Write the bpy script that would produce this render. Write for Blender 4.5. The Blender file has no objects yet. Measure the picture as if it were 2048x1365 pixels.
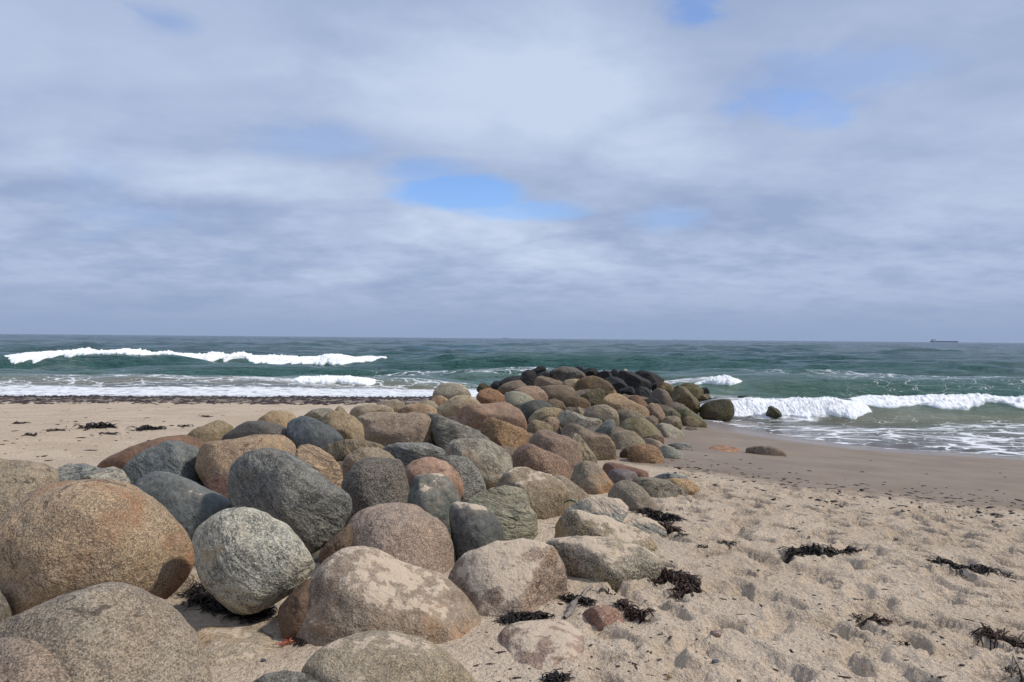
import bpy, math, random
import numpy as np
from mathutils import Matrix, Vector

# ------------------------------------------------------------------ camera, sky, sun, exposure
scene = bpy.context.scene
CAM_H = 2.6                      # metres above the water
FPX = 1479.0                     # focal length in pixels of the 2048 px wide photograph
CAM = np.array([0.0, 0.0, CAM_H])
cam_d = bpy.data.cameras.new('camera')
cam_d.sensor_width = 36.0
cam_d.lens = 36.0 * FPX / 2048.0
cam_d.clip_start = 0.05
cam_d.clip_end = 60000.0
cam = bpy.data.objects.new('camera', cam_d)
scene.collection.objects.link(cam)
CAM_R = Matrix.Rotation(math.radians(90 - 0.213), 4, 'X') @ Matrix.Rotation(0.0088, 4, 'Z')
cam.matrix_world = Matrix.Translation((0, 0, CAM_H)) @ CAM_R
scene.camera = cam
R3 = np.array(CAM_R.to_3x3())

SUN_EL, SUN_AZ = 48.0, 92.0     # azimuth clockwise from the view direction (+Y)
SUN_STRENGTH = 3.1
SKY_STRENGTH = 0.1
EXPOSURE = 0.0
vs = scene.view_settings
scene.display_settings.display_device = 'sRGB'
vs.view_transform = 'Standard'
vs.look = 'None'
vs.exposure = EXPOSURE
vs.gamma = 1.0
vs.use_curve_mapping = False
scene.cycles.use_denoising = True
scene.cycles.max_bounces = 4
scene.cycles.diffuse_bounces = 3
scene.cycles.glossy_bounces = 2
scene.cycles.use_adaptive_sampling = True
scene.cycles.adaptive_threshold = 0.015
scene.cycles.transparent_max_bounces = 6
scene.cycles.caustics_reflective = False
scene.cycles.caustics_refractive = False

def ray(px, py):
    v = R3 @ np.array([(px - 1024.0) / FPX, (682.5 - py) / FPX, -1.0])
    return v / v[1]

class NT:
    """small helper to write node trees as expressions"""
    def __init__(self, tree):
        self.t = tree
        self.n = tree.nodes
        self.l = tree.links
        self.n.clear()
    def put(self, sock, v):
        if isinstance(v, bpy.types.NodeSocket):
            self.l.new(v, sock)
        elif isinstance(v, (tuple, list)) and sock.type == 'RGBA':
            sock.default_value = tuple(v) + ((1.0,) if len(v) == 3 else ())
        else:
            sock.default_value = v
    def node(self, typ, ins=(), **props):
        nd = self.n.new(typ)
        for k, v in props.items():
            setattr(nd, k, v)
        for k, v in dict(ins).items():
            self.put(nd.inputs[k], v)
        return nd
    def m(self, op, a, b=0.0, c=0.0, clamp=False):
        nd = self.n.new('ShaderNodeMath')
        nd.operation = op
        nd.use_clamp = clamp
        self.put(nd.inputs[0], a)
        self.put(nd.inputs[1], b)
        self.put(nd.inputs[2], c)
        return nd.outputs[0]
    def vm(self, op, a, b=(0, 0, 0)):
        nd = self.n.new('ShaderNodeVectorMath')
        nd.operation = op
        self.put(nd.inputs[0], a)
        if op == 'SCALE':
            self.put(nd.inputs['Scale'], b)
        else:
            self.put(nd.inputs[1], b)
        return nd.outputs[0]
    def mix(self, f, a, b, blend='MIX'):
        nd = self.n.new('ShaderNodeMix')
        nd.data_type = 'RGBA'
        nd.blend_type = blend
        nd.clamp_factor = True
        self.put(nd.inputs[0], f)
        self.put(nd.inputs[6], a)
        self.put(nd.inputs[7], b)
        return nd.outputs[2]
    def ss(self, x, lo, hi, a=0.0, b=1.0):
        nd = self.n.new('ShaderNodeMapRange')
        nd.interpolation_type = 'SMOOTHSTEP'
        self.put(nd.inputs[0], x)
        self.put(nd.inputs[1], lo)
        self.put(nd.inputs[2], hi)
        self.put(nd.inputs[3], a)
        self.put(nd.inputs[4], b)
        return nd.outputs[0]
    def noise(self, vec, scale, detail=4.0, rough=0.55, dist=0.0):
        nd = self.node('ShaderNodeTexNoise', {'Vector': vec, 'Scale': scale, 'Detail': detail,
                                              'Roughness': rough, 'Distortion': dist})
        return nd.outputs[0]
    def bump(self, h, dist, strength=1.0, normal=None):
        ins = {'Height': h, 'Distance': dist, 'Strength': strength}
        if normal is not None:
            ins['Normal'] = normal
        return self.node('ShaderNodeBump', ins).outputs[0]

def lin(c):
    out = []
    for v in c:
        v = v / 255.0
        out.append(v / 12.92 if v <= 0.04045 else ((v + 0.055) / 1.055) ** 2.4)
    return out

# world: Nishita sky seen through holes of a broken stratocumulus deck
world = bpy.data.worlds.new('World')
scene.world = world
world.use_nodes = True
world.cycles.sampling_method = 'MANUAL'
world.cycles.sample_map_resolution = 256
W = NT(world.node_tree)
sky = W.node('ShaderNodeTexSky', sky_type='NISHITA', sun_disc=False,
             sun_elevation=math.radians(SUN_EL), sun_rotation=math.radians(SUN_AZ),
             air_density=1.0, dust_density=0.6, ozone_density=1.2)
tc = W.node('ShaderNodeTexCoord')
D = tc.outputs['Generated']
sx = W.node('ShaderNodeSeparateXYZ', {0: D})
dx, dy, dz = sx.outputs
zc = W.m('MAXIMUM', dz, 0.0)
den = W.m('ADD', zc, 0.20)
plane = W.node('ShaderNodeCombineXYZ', {0: W.m('DIVIDE', dx, den), 1: W.m('DIVIDE', dy, den), 2: 0.0}).outputs[0]
az = W.m('ARCTAN2', dx, dy)
el = W.m('ARCSINE', dz)
p1 = W.vm('ADD', W.vm('MULTIPLY', plane, (0.85, 1.0, 1.0)), (3.1, 7.7, 0.0))
nA = W.noise(p1, 0.95, 3.0, 0.5, 0.3)
nB = W.noise(W.vm('ADD', p1, (11.3, 4.2, 2.0)), 2.6, 4.0, 0.5, 0.2)
nC = W.noise(W.vm('ADD', p1, (1.3, 24.2, 5.0)), 7.5, 3.0, 0.55, 0.1)
wisp = W.noise(W.vm('MULTIPLY', D, (9.0, 9.0, 20.0)), 1.0, 4.0, 0.6, 0.4)
wisp2 = W.noise(W.vm('MULTIPLY', D, (3.5, 3.5, 8.0)), 1.0, 2.0, 0.55, 0.4)
def blob(px, py, rx, ry, warp=0.9, soft=1.0):
    r = ray(px, py)
    r = r / np.linalg.norm(r)
    a0, e0 = math.atan2(r[0], r[1]), math.asin(r[2])
    u = W.m('DIVIDE', W.m('SUBTRACT', az, a0), rx / FPX)
    v = W.m('DIVIDE', W.m('SUBTRACT', el, e0), ry / FPX)
    e = W.m('ADD', W.m('MULTIPLY', u, u), W.m('MULTIPLY', v, v))
    e = W.m('ADD', W.m('SQRT', e), W.m('MULTIPLY', W.m('SUBTRACT', wisp, 0.5), warp * 2.2))
    return W.ss(e, 1.0 + 0.5 * soft, 1.0 - 0.7 * soft)
lum = W.m('ADD', W.m('MULTIPLY', nA, 0.8), W.m('MULTIPLY', nB, 0.55))
lum = W.m('ADD', lum, W.m('MULTIPLY', W.m('SUBTRACT', nC, 0.5), W.ss(el, 0.30, 0.08, 0.12, 0.55)))
lum = W.m('ADD', lum, 0.08)
lum = W.ss(lum, 0.46, 1.02)
bright = blob(1020, 175, 330, 130, 0.7, 1.0)
for b_ in ((940, 455, 170, 45, 0.6, 0.7), (1120, 515, 120, 40, 0.7, 0.8), (500, 360, 330, 42, 0.6, 0.9), (700, 555, 90, 16, 0.8, 0.9),
           (1330, 290, 160, 55, 0.8, 1.0)):
    bright = W.m('MAXIMUM', bright, blob(*b_))
lum = W.m('MULTIPLY_ADD', bright, 0.48, W.m('MULTIPLY', lum, 0.72), clamp=True)
dark = blob(300, 395, 330, 22, 0.8, 1.0)
for b_ in ((1750, 130, 300, 60, 0.8, 1.0), (1450, 420, 240, 40, 0.9, 1.0), (1800, 505, 260, 22, 0.8, 1.0), (700, 285, 300, 40, 0.9, 1.0),
           (1150, 480, 60, 12, 0.9, 1.0)):
    dark = W.m('MAXIMUM', dark, blob(*b_))
lum = W.m('SUBTRACT', lum, W.m('MULTIPLY', dark, 0.22), clamp=True)
c_dark = lin((154, 172, 206))
c_light = lin((198, 212, 236))
cloud = W.mix(lum, tuple(v / SKY_STRENGTH for v in c_dark), tuple(v / SKY_STRENGTH for v in c_light))
low = lin((148, 166, 198))
cloud = W.mix(W.ss(el, 0.10, -0.005), cloud, tuple(v / SKY_STRENGTH for v in low))
hole = blob(920, 385, 140, 36, 0.45, 0.5)
for b_, k in (((1040, 420, 120, 22, 0.8, 0.8), 0.75), ((1390, 22, 60, 38, 1.5, 1.1), 0.75), ((1590, 205, 110, 34, 1.6, 1.2), 0.6),
              ((1320, 440, 60, 22, 1.5, 1.2), 0.4), ((640, 275, 130, 34, 1.5, 1.2), 0.3), ((335, 40, 60, 22, 1.6, 1.2), 0.4),
              ((850, 345, 90, 26, 0.9, 1.0), 0.6), ((1650, 160, 160, 50, 0.9, 1.0), 0.3)):
    hole = W.m('MAXIMUM', hole, W.m('MULTIPLY', blob(*b_), k))
thin = W.m('MULTIPLY', W.ss(W.m('ADD', W.m('MULTIPLY', nA, 0.6), W.m('MULTIPLY', wisp2, 0.4)), 0.42, 0.30), 0.3)
hole = W.m('MAXIMUM', hole, thin)
blue = W.mix(1.0, sky.outputs[0], (1.1, 1.32, 1.75, 1), 'MULTIPLY')
final = W.mix(hole, cloud, blue)
bg = W.node('ShaderNodeBackground', {'Color': final, 'Strength': SKY_STRENGTH})
wo = W.node('ShaderNodeOutputWorld', {'Surface': bg.outputs[0]})

sun_d = bpy.data.lights.new('sun', 'SUN')
sun_d.energy = SUN_STRENGTH
sun_d.angle = math.radians(4.0)
sun_d.color = (1.0, 0.93, 0.83)
sun = bpy.data.objects.new('sun', sun_d)
scene.collection.objects.link(sun)
e_, a_ = math.radians(SUN_EL), math.radians(SUN_AZ)
to_sun = Vector((math.sin(a_) * math.cos(e_), math.cos(a_) * math.cos(e_), math.sin(e_)))
sun.rotation_euler = to_sun.to_track_quat('Z', 'Y').to_euler()

# ------------------------------------------------------------------ numpy helpers
def _hash(ix, iy, iz, seed):
    h = (ix.astype(np.int64) * 374761393 + iy.astype(np.int64) * 668265263 + iz.astype(np.int64) * 2147483647 + seed * 974711) & 0xFFFFFFFF
    h = ((h ^ (h >> 13)) * 1274126177) & 0xFFFFFFFF
    h = (h ^ (h >> 16)) & 0xFFFFFF
    return h / float(0xFFFFFF)

def vnoise(p, seed=0):
    """smooth value noise in -1..1; p is (n,3)"""
    f = np.floor(p)
    i = f.astype(np.int64)
    t = p - f
    t = t * t * t * (t * (t * 6 - 15) + 10)
    out = 0
    for a in (0, 1):
        wx = t[:, 0] if a else 1 - t[:, 0]
        for b in (0, 1):
            wy = t[:, 1] if b else 1 - t[:, 1]
            for c in (0, 1):
                wz = t[:, 2] if c else 1 - t[:, 2]
                out = out + wx * wy * wz * _hash(i[:, 0] + a, i[:, 1] + b, i[:, 2] + c, seed)
    return out * 2 - 1

def fbm(p, octaves=4, seed=0, gain=0.5):
    a, s, out = 1.0, 1.0, 0
    for k in range(octaves):
        out = out + a * vnoise(p * s + 17.3 * k, seed + k)
        a *= gain
        s *= 2.03
    return out

def fbm2(x, y, scale, octaves=4, seed=0, gain=0.5):
    sh = np.shape(x)
    p = np.stack([np.ravel(x) * scale, np.ravel(y) * scale, np.full(np.size(x), 0.37 + seed)], 1)
    return fbm(p, octaves, seed, gain).reshape(sh)

def sstep(x, lo, hi):
    t = np.clip((x - lo) / (hi - lo), 0, 1)
    return t * t * (3 - 2 * t)

# ------------------------------------------------------------------ plan of the place
_sh = np.array([(-400, 26), (-60, 29.6), (-35, 30.4), (-21, 30.8), (-10, 31.6), (-3.5, 32.0), (1.0, 31.0), (4.5, 28.0), (6.3, 23.6),
                (7.3, 20.5), (8.4, 18.5), (9.8, 17.5), (11.6, 16.8), (15, 16.0), (20, 15.3), (60, 12), (400, 0)], float)
SHX = np.linspace(-200, 200, 4001)
SHY = np.interp(SHX, _sh[:, 0], _sh[:, 1])
_k = np.hanning(13); _k /= _k.sum()
SHY = np.convolve(np.pad(SHY, 6, mode='edge'), _k, 'valid')
SHY += 0.10 * np.sin(SHX * 1.3) + 0.06 * np.sin(SHX * 3.1 + 1.0)
def shore_dist(x, y):
    """distance to the water's edge, positive on the beach"""
    sh = np.shape(x)
    x = np.ravel(x).astype(float); y = np.ravel(y).astype(float)
    ys = np.interp(x, SHX, SHY)
    sl = np.gradient(SHY, SHX)
    best = np.abs(y - ys)
    near = np.abs(y - ys) < 60
    xi = x[near]; yi = y[near]; b = best[near]
    for off in np.concatenate([np.arange(-14, 14.01, 0.5)]):
        xx = xi + off
        yy = np.interp(xx, SHX, SHY)
        b = np.minimum(b, np.hypot(off, yi - yy))
    best[near] = b
    return (np.sign(ys - y) * best).reshape(sh)

def sand_profile(s, x=None):
    """beach height over distance to the water; flatter on the far side of the groyne"""
    slope = 0.088 if x is None else 0.052 + 0.036 * sstep(np.asarray(x), -4.0, 2.5)
    up = slope * np.maximum(s, 0)
    k = 0.10
    top = 1.1
    h = np.clip(0.5 + 0.5 * (top - up) / 0.35, 0, 1)
    up = up * h + top * (1 - h) - 0.35 * h * (1 - h)
    up = np.minimum(up, top)
    dn = np.maximum(0.06 * s, -1.6 - 0.0 * s)
    return np.where(s > 0, up, dn)

def sand0(x, y):
    return sand_profile(shore_dist(x, y), x)

AX_Y = [-4, 2, 5, 9, 14, 20, 26, 33, 37, 39]
AX_X = [-2.8, -2.2, -1.6, -1.3, -0.4, 1.2, 2.8, 4.0, 4.5, 4.6]
AX_W = [1.8, 1.8, 2.0, 2.3, 3.0, 3.6, 4.2, 5.2, 4.6, 3.0]
CR_Y = [-4, 4, 8, 12, 15, 20, 28, 33, 37, 39]
CR_Z = [1.75, 1.75, 1.65, 1.55, 1.45, 1.25, 1.1, 1.3, 1.1, 0.6]
def base0(x, y):
    """surface the boulders rest on: the sand, lifted by the rubble inside the groyne"""
    s = sand0(x, y)
    t = np.abs(np.asarray(x) - np.interp(y, AX_Y, AX_X)) / np.interp(y, AX_Y, AX_W)
    prof = np.clip(1 - t ** 3, 0, 1)
    prof = np.where((np.asarray(y) > 38.5), 0, prof)
    lift = np.maximum(0, np.interp(y, CR_Y, CR_Z) - 0.62 - s)
    return s + lift * prof

_DD = np.exp(np.linspace(math.log(1.6), math.log(70), 900))
def hit(px, py, fn=base0):
    """where the view ray of a pixel meets the ground"""
    r = ray(px, py)
    x = r[0] * _DD; y = _DD; z = CAM_H + r[2] * _DD
    g = fn(x, y)
    idx = np.nonzero(z <= g)[0]
    i = idx[0] if len(idx) else len(_DD) - 1
    if i > 0 and len(idx):
        a = z[i - 1] - g[i - 1]; b = z[i] - g[i]
        f = a / (a - b + 1e-9)
        d = _DD[i - 1] + f * (_DD[i] - _DD[i - 1])
    else:
        d = _DD[i]
    return d
def at(px, py, d):
    return CAM + ray(px, py) * d

def tag(o, label=None, cat=None, group=None, kind=None):
    if label: o['label'] = label
    if cat: o['category'] = cat
    if group: o['group'] = group
    if kind: o['kind'] = kind
    return o

def mesh_obj(name, verts, faces, mat, smooth=True, loc=(0, 0, 0), parent=None):
    me = bpy.data.meshes.new(name)
    verts = np.asarray(verts, dtype=np.float32)
    faces = np.asarray(faces, dtype=np.int32)
    nv, nf, k = len(verts), len(faces), faces.shape[1]
    me.vertices.add(nv)
    me.vertices.foreach_set('co', verts.ravel())
    me.loops.add(nf * k)
    me.loops.foreach_set('vertex_index', faces.ravel())
    me.polygons.add(nf)
    me.polygons.foreach_set('loop_start', np.arange(0, nf * k, k, dtype=np.int32))
    me.update(calc_edges=True)
    me.validate()
    me.polygons.foreach_set('use_smooth', np.full(len(me.polygons), smooth, dtype=bool))
    me.materials.append(mat)
    o = bpy.data.objects.new(name, me)
    o.location = loc
    scene.collection.objects.link(o)
    if parent is not None:
        o.parent = parent
    return o

def vattr(o, name, data):
    a = o.data.attributes.new(name, 'FLOAT', 'POINT')
    a.data.foreach_set('value', np.asarray(data, dtype=np.float32).ravel())

def grid_faces(nx, ny):
    i = np.arange(nx * ny).reshape(ny, nx)
    return np.stack([i[:-1, :-1].ravel(), i[:-1, 1:].ravel(), i[1:, 1:].ravel(), i[1:, :-1].ravel()], 1)

def new_mat(name):
    m = bpy.data.materials.new(name)
    m.use_nodes = True
    return m, NT(m.node_tree)
# ------------------------------------------------------------------ materials
SAND_DRY = (0.555, 0.445, 0.325)
SAND_WET = (0.255, 0.185, 0.135)

def make_sand():
    m, T = new_mat('sand')
    co = T.node('ShaderNodeTexCoord').outputs['Object']
    wet = T.node('ShaderNodeAttribute', attribute_name='wet').outputs['Fac']
    n1 = T.noise(co, 1.1, 5, 0.6)
    n2 = T.noise(co, 9.0, 5, 0.65)
    n3 = T.noise(co, 120.0, 3, 0.7)
    dry = T.mix(T.ss(n1, 0.35, 0.65), (0.51, 0.405, 0.298, 1), (0.60, 0.488, 0.368, 1))
    dry = T.mix(T.ss(n2, 0.42, 0.30), dry, (0.41, 0.31, 0.225, 1))
    dry = T.mix(T.ss(n3, 0.46, 0.30), dry, (0.30, 0.235, 0.17, 1))
    n4 = T.noise(co, 42.0, 3, 0.6)
    dry = T.mix(T.m('MULTIPLY', T.ss(n4, 0.49, 0.34), 0.38), dry, (0.30, 0.22, 0.16, 1))
    dry = T.mix(T.m('MULTIPLY', T.ss(n4, 0.54, 0.68), 0.4), dry, (0.70, 0.58, 0.46, 1))
    wetc = T.mix(T.ss(n1, 0.3, 0.7), (0.185, 0.138, 0.098, 1), (0.238, 0.182, 0.132, 1))
    wn = T.m('ADD', wet, T.m('MULTIPLY', T.m('SUBTRACT', T.noise(co, 2.2, 6, 0.65), 0.5), 0.9))
    wf = T.ss(wn, 0.38, 0.66)
    wf = T.m('MULTIPLY', wf, T.ss(wet, 0.02, 0.2))
    col = T.mix(wf, dry, wetc)
    rough = T.ss(wf, 0.0, 1.0, 0.95, T.ss(wet, 0.85, 1.0, 0.72, 0.30))
    h = T.m('ADD', T.m('MULTIPLY', n2, 0.8), T.m('MULTIPLY', T.noise(co, 34.0, 4, 0.65), 1.2))
    h = T.m('ADD', h, T.m('MULTIPLY', n3, 0.12))
    bm = T.bump(h, 0.03, T.ss(wf, 0.0, 1.0, 1.0, 0.12))
    p = T.node('ShaderNodeBsdfPrincipled', {'Base Color': col, 'Roughness': rough, 'Normal': bm, 'Specular IOR Level': T.ss(wf, 0, 1, 0.15, 0.4)})
    T.node('ShaderNodeOutputMaterial', {'Surface': p.outputs[0]})
    return m

def make_rock(name, speck=0.5, speck_scale=85.0, band=0.0, crack=0.25, rough=0.85, bump=1.0, moss=0.0, blotch=0.5, band_scale=5.0):
    """boulder stone; the object colour is the stone's colour, object properties hold stain and sand"""
    m, T = new_mat(name)
    oi = T.node('ShaderNodeObjectInfo')
    base = oi.outputs['Color']
    rnd = oi.outputs['Random']
    oc = T.node('ShaderNodeTexCoord').outputs['Object']
    off = T.vm('SCALE', (37.0, 19.0, 53.0), rnd)
    co = T.vm('ADD', oc, off)
    ang = T.m('MULTIPLY', rnd, 40.0)
    rot = T.node('ShaderNodeVectorRotate', {'Vector': co, 'Angle': T.m('ADD', -0.35, T.m('MULTIPLY', T.m('SINE', ang), 0.6)), 'Axis': (0.25, 0.95, 0.2)}).outputs[0]
    st_c = T.node('ShaderNodeAttribute', attribute_type='OBJECT', attribute_name='stain').outputs['Color']
    st_a = T.node('ShaderNodeAttribute', attribute_type='OBJECT', attribute_name='stain_amount').outputs['Fac']
    sd_a = T.node('ShaderNodeAttribute', attribute_type='OBJECT', attribute_name='sand_amount').outputs['Fac']
    big = T.noise(co, 2.3, 3, 0.6, 0.4)
    mid = T.noise(co, 9.0, 4, 0.65)
    col = T.mix(T.ss(big, 0.30, 0.70), T.mix(1.0, base, (0.70, 0.68, 0.66, 1), 'MULTIPLY'), T.mix(1.0, base, (1.22, 1.20, 1.18, 1), 'MULTIPLY'))
    hue = T.noise(T.vm('ADD', co, (9, 9, 9)), 3.4, 2, 0.6, 0.6)
    col = T.mix(T.m('MULTIPLY', T.ss(hue, 0.46, 0.66), 0.38 * blotch * 2), col, T.mix(1.0, base, (1.14, 0.97, 0.78, 1), 'MULTIPLY'))
    col = T.mix(T.m('MULTIPLY', T.ss(hue, 0.50, 0.32), 0.30 * blotch * 2), col, T.mix(1.0, base, (0.80, 0.92, 0.98, 1), 'MULTIPLY'))
    col = T.mix(T.m('MULTIPLY', T.ss(mid, 0.54, 0.36), 0.60), col, T.mix(1.0, base, (0.48, 0.48, 0.48, 1), 'MULTIPLY'))
    fv = T.node('ShaderNodeTexNoise', {'Vector': T.vm('ADD', co, (3, 1, 4)), 'Scale': 21.0, 'Detail': 3.0, 'Roughness': 0.7}).outputs[0]
    col = T.mix(T.m('MULTIPLY', T.ss(fv, 0.5, 0.66), 0.5), col, T.mix(1.0, base, (1.45, 1.42, 1.36, 1), 'MULTIPLY'))
    col = T.mix(T.m('MULTIPLY', T.ss(fv, 0.48, 0.34), 0.5), col, T.mix(1.0, base, (0.5, 0.5, 0.5, 1), 'MULTIPLY'))
    hgt = T.m('ADD', T.m('MULTIPLY', mid, 0.6), T.m('MULTIPLY', fv, 0.4))
    if band > 0:
        bc = T.vm('MULTIPLY', rot, (0.9, 1.0, band_scale))
        bn = T.noise(bc, 3.6, 3, 0.6, 1.6)
        bn2 = T.noise(T.vm('ADD', bc, (5, 5, 5)), 11.0, 3, 0.6, 0.8)
        bsum = T.m('ADD', T.m('MULTIPLY', bn, 0.65), T.m('MULTIPLY', bn2, 0.35))
        col = T.mix(T.m('MULTIPLY', T.ss(bsum, 0.485, 0.43), 0.8 * band), col, T.mix(1.0, base, (0.36, 0.37, 0.40, 1), 'MULTIPLY'))
        col = T.mix(T.m('MULTIPLY', T.ss(bsum, 0.53, 0.60), 0.7 * band), col, T.mix(1.0, base, (1.65, 1.58, 1.42, 1), 'MULTIPLY'))
        hgt = T.m('ADD', hgt, T.m('MULTIPLY', bsum, 1.1 * band))
    if speck > 0:
        v1 = T.node('ShaderNodeTexVoronoi', {'Vector': co, 'Scale': speck_scale, 'Randomness': 1.0})
        sv = T.node('ShaderNodeSeparateColor', {0: v1.outputs['Color']}).outputs
        col = T.mix(T.m('MULTIPLY', T.ss(sv[0], 0.34, 0.18), 0.85 * speck), col, T.mix(1.0, base, (0.22, 0.21, 0.20, 1), 'MULTIPLY'))
        col = T.mix(T.m('MULTIPLY', T.ss(sv[1], 0.66, 0.84), 0.75 * speck), col, T.mix(1.0, base, (1.85, 1.75, 1.6, 1), 'MULTIPLY'))
        fine = T.noise(co, speck_scale * 0.62, 3, 0.75)
        col = T.mix(T.m('MULTIPLY', T.ss(fine, 0.53, 0.36), 0.7 * speck), col, T.mix(1.0, base, (0.35, 0.34, 0.33, 1), 'MULTIPLY'))
    # iron / lichen stain with its own shape
    sn = T.noise(T.vm('ADD', co, (13, 2, 7)), 1.7, 4, 0.6, 0.5)
    smask = T.ss(T.m('ADD', sn, T.m('MULTIPLY', T.m('SUBTRACT', st_a, 0.5), 0.5)), 0.47, 0.60)
    smask = T.m('MULTIPLY', smask, T.ss(st_a, 0.0, 0.15))
    col = T.mix(T.m('MULTIPLY', smask, T.m('ADD', 0.55, T.m('MULTIPLY', mid, 0.5))), col, T.mix(0.25, st_c, T.mix(1.0, col, (1.3, 1.1, 0.9, 1), 'MULTIPLY')))
    if crack > 0:
        cn = T.noise(T.vm('MULTIPLY', rot, (0.6, 1.0, 1.5)), 1.8, 4, 0.6, 0.3)
        cl = T.ss(T.m('ABSOLUTE', T.m('SUBTRACT', cn, 0.5)), 0.011, 0.002)
        cl = T.m('MULTIPLY', cl, T.ss(big, 0.48, 0.56))
        col = T.mix(T.m('MULTIPLY', cl, crack * 2.2), col, T.mix(1.0, base, (0.2, 0.19, 0.18, 1), 'MULTIPLY'))
    if moss > 0:
        mn = T.noise(T.vm('ADD', co, (1, 31, 7)), 3.1, 5, 0.65)
        col = T.mix(T.m('MULTIPLY', T.ss(mn, 0.42, 0.58), moss), col, (0.085, 0.078, 0.022, 1))
    # wind-blown sand lying on the upward facing hollows
    geo = T.node('ShaderNodeNewGeometry')
    nz = T.node('ShaderNodeSeparateXYZ', {0: geo.outputs['Normal']}).outputs[2]
    dn = T.m('ADD', T.m('MULTIPLY', T.noise(T.vm('MULTIPLY', rot, (1.0, 1.0, 1.0)), 8.5, 6, 0.70), 1.5), T.m('MULTIPLY', T.noise(co, 1.6, 2, 0.5), 0.8))
    sm = T.m('ADD', T.m('ADD', T.m('MULTIPLY', nz, 0.55), T.m('SUBTRACT', dn, 1.15)), T.m('MULTIPLY', T.m('SUBTRACT', sd_a, 0.5), 0.9))
    smk = T.ss(sm, 0.47, 0.54)
    smk = T.m('MULTIPLY', smk, T.ss(sd_a, 0.02, 0.12))
    film = T.m('MULTIPLY', T.ss(sm, 0.1, 0.55), T.m('MULTIPLY', T.ss(sd_a, 0.0, 0.6), 0.35))
    sandc = T.mix(T.noise(co, 60, 3, 0.7), (0.45, 0.355, 0.26, 1), (0.55, 0.445, 0.335, 1))
    col = T.mix(film, col, sandc)
    col = T.mix(smk, col, sandc)
    bm = T.bump(hgt, 0.05 * bump, 0.85)
    p = T.node('ShaderNodeBsdfPrincipled', {'Base Color': col, 'Roughness': T.m('MAXIMUM', T.m('SUBTRACT', rough, T.m('MULTIPLY', big, 0.1)), smk), 'Normal': bm, 'Specular IOR Level': 0.3})
    T.node('ShaderNodeOutputMaterial', {'Surface': p.outputs[0]})
    return m

ROCK = {
    'g': make_rock('speckled_granite', speck=0.75, speck_scale=190, band=0.0, crack=0.35),
    'c': make_rock('coarse_granite', speck=1.0, speck_scale=125, band=0.25, crack=0.3),
    'b': make_rock('banded_gneiss', speck=0.5, speck_scale=150, band=1.0, crack=0.4, bump=1.2),
    'f': make_rock('folded_gneiss', speck=0.7, speck_scale=150, band=0.95, crack=0.2, bump=0.8, band_scale=2.6),
    's': make_rock('smooth_slate', speck=0.3, speck_scale=120, band=0.15, crack=0.3, rough=0.7, bump=0.6, blotch=0.25),
    'k': make_rock('black_basalt', speck=0.25, speck_scale=22, band=0.25, crack=0.5, rough=0.75, bump=2.0, blotch=0.25),
    'm': make_rock('weedy_stone', speck=0.4, speck_scale=18, band=0.1, crack=0.4, rough=0.6, bump=2.0, moss=0.6),
}

def plain_mat(name, c1, c2, scale=20.0, rough=0.8, bump=0.01, spec=0.3):
    m, T = new_mat(name)
    co = T.node('ShaderNodeTexCoord').outputs['Object']
    n = T.noise(co, scale, 5, 0.65, 0.3)
    col = T.mix(T.ss(n, 0.36, 0.64), tuple(c1) + (1,), tuple(c2) + (1,))
    p = T.node('ShaderNodeBsdfPrincipled', {'Base Color': col, 'Roughness': rough, 'Normal': T.bump(n, bump, 0.7), 'Specular IOR Level': spec})
    T.node('ShaderNodeOutputMaterial', {'Surface': p.outputs[0]})
    return m

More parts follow.
